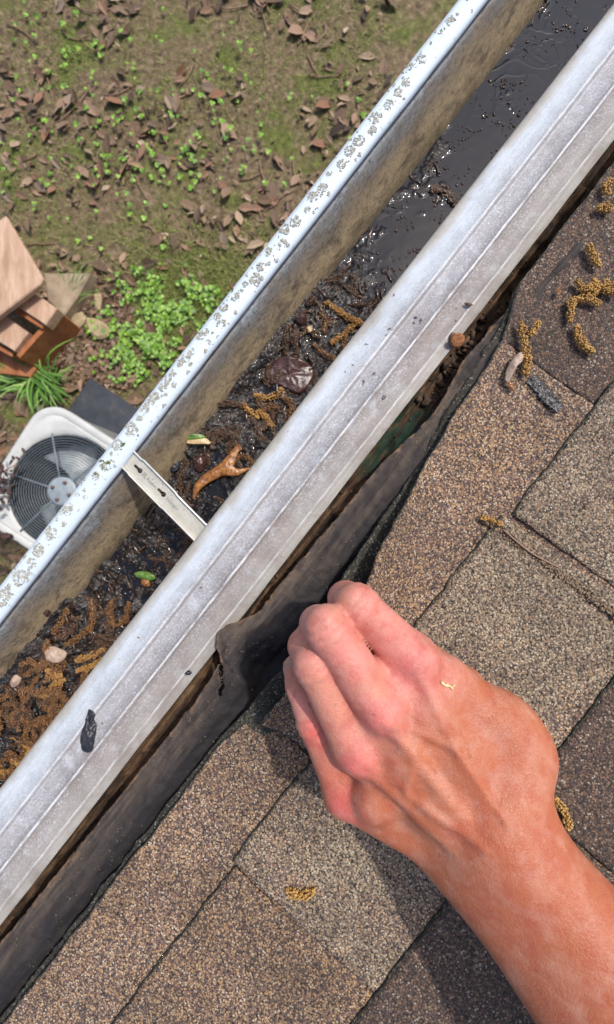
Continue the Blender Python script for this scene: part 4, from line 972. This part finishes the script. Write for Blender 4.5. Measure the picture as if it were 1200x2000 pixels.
fnail('pinky', (-.35, .2, 1), .60, .0085); fnail('ring', (-.6, .4, .7), .60, .0095); fnail('middle', (-.9, .5, .1), .62, .011); fnail('index', (-.9, .6, .1), .62, .011); fnail('thumb', (.5, .5, .6), .62, .012)
# straw fleck on the hand
def on_hand(px, py):
    d0 = np.array([(px - 600) / FPX, (1000 - py) / FPX, -1.0]); best = .2; ts = np.linspace(.16, .25, 400)
    P = np.array([0, 0, ZC]) + ts[:, None] * d0; s_ = hand_sdf(P); i = np.argmax(s_ < 0); return Vector(P[i]) + Vector((0, 0, .0006))
b = MB(); fl = spline([on_hand(*p) for p in ((861, 1330), (868, 1337), (878, 1339), (885, 1346))], 14); b.tube(fl, [.0003, .0007, .001, .0008, .0006, .0008, .001, .0008, .0006, .0005, .0006, .0007, .0005, .0002], 6)
b.tube([fl[10], fl[10] + Vector((.002, .0012, .0004))], .0003, 5)
tag(b.build('straw_fleck', MT['straw'], None, loc=fl[6]), 'pale yellow straw fleck stuck on the back of the hand', 'straw fleck')

# ------------------------------------------------------------------ air conditioner on its pad
AX, AY = Vector((.84, -.54, 0)), Vector((.54, .84, 0))      # sides of the unit
ACX, ACZ = at(127, 960, .86), .86
ac = empty('air_conditioner', (ACX.x, ACX.y, .07), 'pale grey outdoor air conditioner with round wire grille, seen from above', 'air conditioner')
def rsq(h, r, n=9):
    out = []
    for cx, cy, a0 in ((h - r, h - r, 0), (-h + r, h - r, 90), (-h + r, -h + r, 180), (h - r, -h + r, 270)):
        for k in range(n): a = R(a0 + 90 * k / (n - 1)); out.append((cx + r * math.cos(a), cy + r * math.sin(a)))
    return out
def AP(x, y, z): return Vector((ACX.x, ACX.y, 0)) + AX * x + AY * y + Vector((0, 0, z))
def ringloft(rs, cap0=False, cap1=False):
    v = []; f = []; n = len(rs[0][0])
    for pl, z in rs: v += [AP(x, y, z) for x, y in pl]
    for i in range(len(rs) - 1):
        for k in range(n): k2 = (k + 1) % n; f.append((i * n + k, i * n + k2, (i + 1) * n + k2, (i + 1) * n + k))
    if cap1: f.append(tuple((len(rs) - 1) * n + k for k in range(n)))
    if cap0: f.append(tuple(range(n))[::-1])
    return v, f
v, f = ringloft([(rsq(.325, .12), .10)] + [(rsq(.325 - (.006 if i % 2 else 0), .12), .10 + .7 * (i + 1) / 50) for i in range(50)]); obj('louvred_body', v, f, MT['ac_side'], ac, smooth=False)
v, f = ringloft([(rsq(.335, .12), .068), (rsq(.335, .12), .10), (rsq(.32, .115), .101)], cap0=True); obj('base', v, f, MT['ac_shell'], ac, smooth=False)
# top panel: outer skirt, groove, square to circle
circ = lambda r, n=36: [(r * math.cos(R(a)), r * math.sin(R(a))) for a in [x for c in (0, 90, 180, 270) for x in np.linspace(c + 0, c + 90, 9)]]
v, f = ringloft([(rsq(.338, .135), .80), (rsq(.340, .135), .845), (rsq(.336, .13), .855), (rsq(.328, .125), .858), (rsq(.304, .112), .859), (rsq(.302, .11), .8555), (rsq(.298, .108), .8555), (rsq(.296, .107), .860)]
    + [([((1 - t) * a[0] + t * c[0], (1 - t) * a[1] + t * c[1]) for a, c in zip(rsq(.296, .107), circ(.284))], .860 - .004 * t) for t in (.33, .66, 1)] + [(circ(.280), .848)])
obj('top_panel', v, f, MT['ac_shell'], ac)
v, f = ringloft([(circ(.2795), .8475), (circ(.2775), .63), (circ(.01), .60)], cap1=True); obj('fan_well', v, f, MT['dark'], ac)
b = MB()
for i in range(17):
    r = .066 + i * .0130; b.tube([AP(r * math.cos(R(a)), r * math.sin(R(a)), .862 + .014 * (1 - (r / .28) ** 2)) for a in range(0, 361, 6)], .0019, 5, cap=False)
b.build('grille', MT['wire'], ac)
for a in (102, 162, 222, 282, 342, 42):
    b = MB(); an = R(a - 0) ; c, s = math.cos(an), math.sin(an)
    dx = Vector((c, s, 0)); x, y = dx.dot(AX), dx.dot(AY)
    b.tube([AP(x * r, y * r, .866 + .014 * (1 - (r / .28) ** 2)) for r in (.05, .12, .2, .29)], .0042, 6); b.build('spoke', MT['wire'], ac)
fan = MB(); fan.tube([AP(0, 0, .62), AP(0, 0, .80)], .075, 24); fo = fan.build('fan_motor', MT['blade'], ac)
for a in (212, 332, 92):
    an = R(a)
    def fb_(t, w):
        r = .07 + .19 * t; aa = an + w * (.42 + .10 * t) + .25 * t; d = Vector((math.cos(aa), math.sin(aa), 0)); return AP(d.dot(AX) * r, d.dot(AY) * r, .70 + w * .035)
    v, f = grid(lin(0, 1, 10), lin(-1, 1, 12), fb_); obj('blade', v, f, MT['blade'], fo, solid=.002)
hb = MB(); hb.tube([AP(0, 0, .866), AP(0, 0, .885), AP(0, 0, .889)], [.070, .070, .062], 32); ho = hb.build('hub_plate', MT['blade'], ac)
for a in (65, 155, 245, 335):
    an = R(a); d = Vector((math.cos(an), math.sin(an), 0)) * .045; b = MB(); b.tube([AP(d.dot(AX), d.dot(AY), .888), AP(d.dot(AX), d.dot(AY), .898)], .009, 6); b.build('bolt', MT['rustd'], ho)
def padp(a, bb, z): return Vector((ACX.x, ACX.y, 0)) + AX * a + AY * bb + Vector((0, 0, z))
b = MB(); b.prism([padp(-.70, -.5, .068), padp(.62, -.5, .068), padp(.62, .525, .068), padp(-.70, .525, .068)], .10, .008)
tag(b.build('equipment_pad', MT['pad'], None, loc=padp(0, 0, 0), smooth=False), 'dark grey slab the air conditioner stands on, its corner showing above the unit', 'equipment pad')

# ------------------------------------------------------------------ wooden steps, top left
st = empty('wooden_steps', at(20, 620, 0), 'stained wooden steps with pale worn treads at the yard edge', 'steps')
def board(name, pxs, z, h, mat): b = MB(); b.prism([at(x, y, z) for x, y in pxs], h, .006); return b.build(name, mat, st, smooth=False)
board('tread', [(-150, 545), (10, 420), (84, 544), (77, 556), (0, 614), (-70, 668)], .42, .035, MT['cedar_top'])
board('tread', [(66, 571), (111, 602), (88, 634), (32, 597)], .33, .08, MT['cedar_top'])
board('tread', [(7, 615), (55, 649), (27, 685), (-60, 632), (-30, 590)], .31, .07, MT['cedar_top'])
board('riser', [(36, 600), (86, 635), (81, 641), (28, 608)], .30, .06, MT['cedar_red'])
board('riser', [(-60, 640), (26, 689), (22, 696), (-60, 652)], .26, .14, MT['cedar_red'])
board('stringer', [(112, 604), (118, 611), (38, 700), (30, 693)], .27, .25, MT['cedar_red'])
board('lower_tread', [(-60, 645), (27, 692), (70, 718), (58, 736), (-60, 722)], .13, .05, MT['cedar_red'])
board('post', [(-60, 440), (-20, 440), (-20, 470), (-60, 470)], .38, .40, MT['cedar_red'])
b = MB(); b.prism([at(84, 532, .12), at(176, 532, .12), at(150, 580, .12), at(122, 618, .12), at(92, 588, .12)], .16, .01)
tag(b.build('timber_block', MT['ply'], None, loc=at(130, 570, 0), smooth=False), 'pale weathered timber block behind the wooden steps', 'timber')

# ------------------------------------------------------------------ yard: stones, litter, clover, grass
def stone(pts, z, h, label):
    P = spline([at(x, y, z) for x, y in pts + [pts[0]]], len(pts) * 4)[:-1]; b = MB(); b.prism(P, h, .012); o = b.build('stone', MT['stone'], None, loc=at(*pts[0], 0), smooth=False); tag(o, label, 'stone')
stone([(140, 612), (158, 608), (166, 622), (150, 640), (136, 628)], .05, .07, 'small yellowish flat stone beside the steps')
stone([(166, 618), (190, 622), (213, 640), (210, 655), (188, 660), (168, 640)], .05, .07, 'larger yellowish flat stone right of the small one')
stone([(182, 572), (196, 574), (194, 602), (184, 600)], .045, .06, 'narrow pale stone above the two yellowish ones')
YR = random.Random(8)
def leafq(b, p, sz, rnd):
    an = rnd.random() * 6.28; t = Vector((math.cos(an), math.sin(an), rnd.uniform(-.5, .5))).normalized(); x = Vector((-math.sin(an), math.cos(an), rnd.uniform(-.5, .5))).normalized(); w = sz * rnd.uniform(.35, .6)
    z = Vector((0, 0, sz * rnd.uniform(.1, .35)))
    b.add([p - t * sz, p + x * w - t * sz * .2 + z, p + x * w * .8 + t * sz * .5 + z, p + t * sz, p - x * w * .8 + t * sz * .5 + z * .4, p - x * w - t * sz * .2 + z * .4, p + z * .1], [(0, 1, 6), (1, 2, 6), (2, 3, 6), (3, 4, 6), (4, 5, 6), (5, 0, 6)])
def ypos(rnd): return rnd.uniform(-3.2, .6), rnd.uniform(-2.6, 3.9)
b = MB()
for _ in range(9000):
    x, y = ypos(YR)
    if fbm(x * 1.7, y * 1.7, 4) < YR.uniform(-.35, .15): continue
    leafq(b, Vector((x, y, gz(x, y) + YR.uniform(.002, .03))), YR.choice((.008, .012, .018, .026, .04, .06)) * YR.uniform(.7, 1.2), YR)
for _ in range(1500):
    p = at(YR.uniform(90, 260), YR.uniform(560, 760), 0); leafq(b, Vector((p.x, p.y, gz(p.x, p.y) + YR.uniform(.002, .03))), YR.uniform(.010, .036), YR)
tag(b.build('leaf_litter', MT['leaflit'], smooth=False), 'brown dead leaf litter scattered over the yard soil', 'leaf litter', kind='stuff')
b = MB()
for _ in range(160):
    x, y = ypos(YR); a = YR.random() * 6.28; q = [Vector((x, y, gz(x, y) + .012))]
    for k in range(5): a += YR.gauss(0, .25); q.append(q[-1] + Vector((math.cos(a), math.sin(a), YR.uniform(-.04, .05))) * YR.uniform(.02, .07))
    b.tube(q, [.005, .005, .0045, .004, .003, .0015], 5)
tag(b.build('twigs', MT['needle']), 'thin dead twigs littering the yard soil', 'twigs', kind='stuff')
b = MB()
def clv(b, x, y, rnd, sz):
    z = gz(x, y) + rnd.uniform(.015, .07)
    for k in range(3):
        a = rnd.random() * .6 + k * 2.09; c = Vector((x + math.cos(a) * sz * .9, y + math.sin(a) * sz * .9, z)); tl = rnd.uniform(-.4, .4)
        b.add([c + Vector((math.cos(q) * sz, math.sin(q) * sz, math.cos(q) * sz * tl)) for q in [i * 1.0472 for i in range(6)]], [tuple(range(6))])
for (cx, cy, sx, sy, n) in ((262, 690, 46, 44, 380), (312, 665, 34, 52, 400), (330, 600, 60, 45, 260), (240, 640, 40, 30, 120), (290, 560, 80, 30, 120), (380, 590, 40, 40, 260), (200, 330, 190, 130, 170), (420, 260, 170, 140, 170), (120, 120, 160, 120, 100), (60, 1500, 90, 110, 200)):
    for _ in range(n):
        px = YR.gauss(cx, sx * .6); py = YR.gauss(cy, sy * .6); p = at(px, py, 0)
        if fbm(p.x * 7, p.y * 7, 3) < -.05: continue
        clv(b, p.x, p.y, YR, YR.uniform(.006, .013))
tag(b.build('clover', MT['clover'], smooth=False), 'bright green clover patches in the yard beyond the gutter', 'clover', kind='stuff')
b = MB()
for _ in range(42000):
    x, y = ypos(YR)
    if fbm(x * 1.1 + 5, y * 1.1, 9) < YR.uniform(-.4, .2): continue
    z = gz(x, y); a = YR.random() * 6.28; l = YR.uniform(.015, .05); d = Vector((math.cos(a), math.sin(a), YR.uniform(.2, 1))) * l; w = Vector((-math.sin(a), math.cos(a), 0)) * .003
    p = Vector((x, y, z)); b.add([p - w, p + w, p + d], [(0, 1, 2)])
for _ in range(9000):
    p = at(YR.gauss(370, 60), YR.gauss(590, 60), 0); x, y = p.x, p.y
    z = gz(x, y); a = YR.random() * 6.28; l = YR.uniform(.02, .07); d = Vector((math.cos(a), math.sin(a), YR.uniform(.2, 1))) * l; w = Vector((-math.sin(a), math.cos(a), 0)) * .004
    b.add([Vector((x, y, z)) - w, Vector((x, y, z)) + w, Vector((x, y, z)) + d], [(0, 1, 2)])
tag(b.build('moss', MT['dullmoss'], smooth=False), 'low olive moss and fine grass over the yard soil', 'moss', kind='stuff')
def tuft(px, py, n, L0, L1, label, spread=1.0, dirn=None, w=.009):
    p0 = at(px, py, 0); p0.z = gz(p0.x, p0.y); b = MB()
    for _ in range(n):
        a = YR.random() * 6.28 if dirn is None else dirn + YR.gauss(0, .5); l = YR.uniform(L0, L1); d = Vector((math.cos(a), math.sin(a), 0)); sx = Vector((-d.y, d.x, 0)) * w; pts = []
        base = p0 + Vector((YR.gauss(0, .03), YR.gauss(0, .03), 0)) ; m = 7; v = []
        for k in range(m):
            t = k / (m - 1); q = base + d * l * spread * (t ** 1.3) * .8 + Vector((0, 0, l * (t - .62 * t * t) * 1.1)); ww = (1 - t) ** .6 + .03; v += [q - sx * ww, q + sx * ww]
        b.add(v, [(2 * k, 2 * k + 1, 2 * k + 3, 2 * k + 2) for k in range(m - 1)])
    tag(b.build('grass_tuft', MT['grass'], None, loc=p0, smooth=True), label, 'grass')
tuft(85, 735, 70, .18, .45, 'green grass tuft growing between the steps and the air conditioner', dirn=-1.0)
tuft(110, 755, 40, .12, .32, 'smaller green grass tuft touching the top corner of the air conditioner')
tuft(45, 745, 45, .12, .36, 'dark green grass tuft under the lowest wooden step', dirn=2.9)
tuft(150, 590, 34, .10, .30, 'thin grass blades leaning along the pale timber block', dirn=1.0, w=.004)
# dark leaved twig over the unit's corner
tw = empty('shrub', at(-40, 1040, 0), 'dark purple leaved shrub leaning over the left corner of the air conditioner', 'shrub')
b = MB(); lf_ = MB()
for k in range(9):
    base = at(-40, 1040, 0) + Vector((YR.gauss(0, .05), YR.gauss(0, .05), 0)); tipp = at(YR.uniform(-30, 34), YR.uniform(905, 1060), YR.uniform(.86, 1.02))
    Q = spline([base, base.lerp(tipp, .5) + Vector((-.08, 0, .12)), tipp], 14); b.tube(Q, [.008 * (1 - i / 15) + .0015 for i in range(14)], 5)
    for q in Q[6:]:
        for _ in range(5): leafq(lf_, q + Vector((YR.gauss(0, .03), YR.gauss(0, .03), YR.gauss(0, .02))), YR.uniform(.010, .024), YR)
b.build('stem', MT['needle'], tw); lf_.build('leaves', MT['purple'], tw, smooth=False)
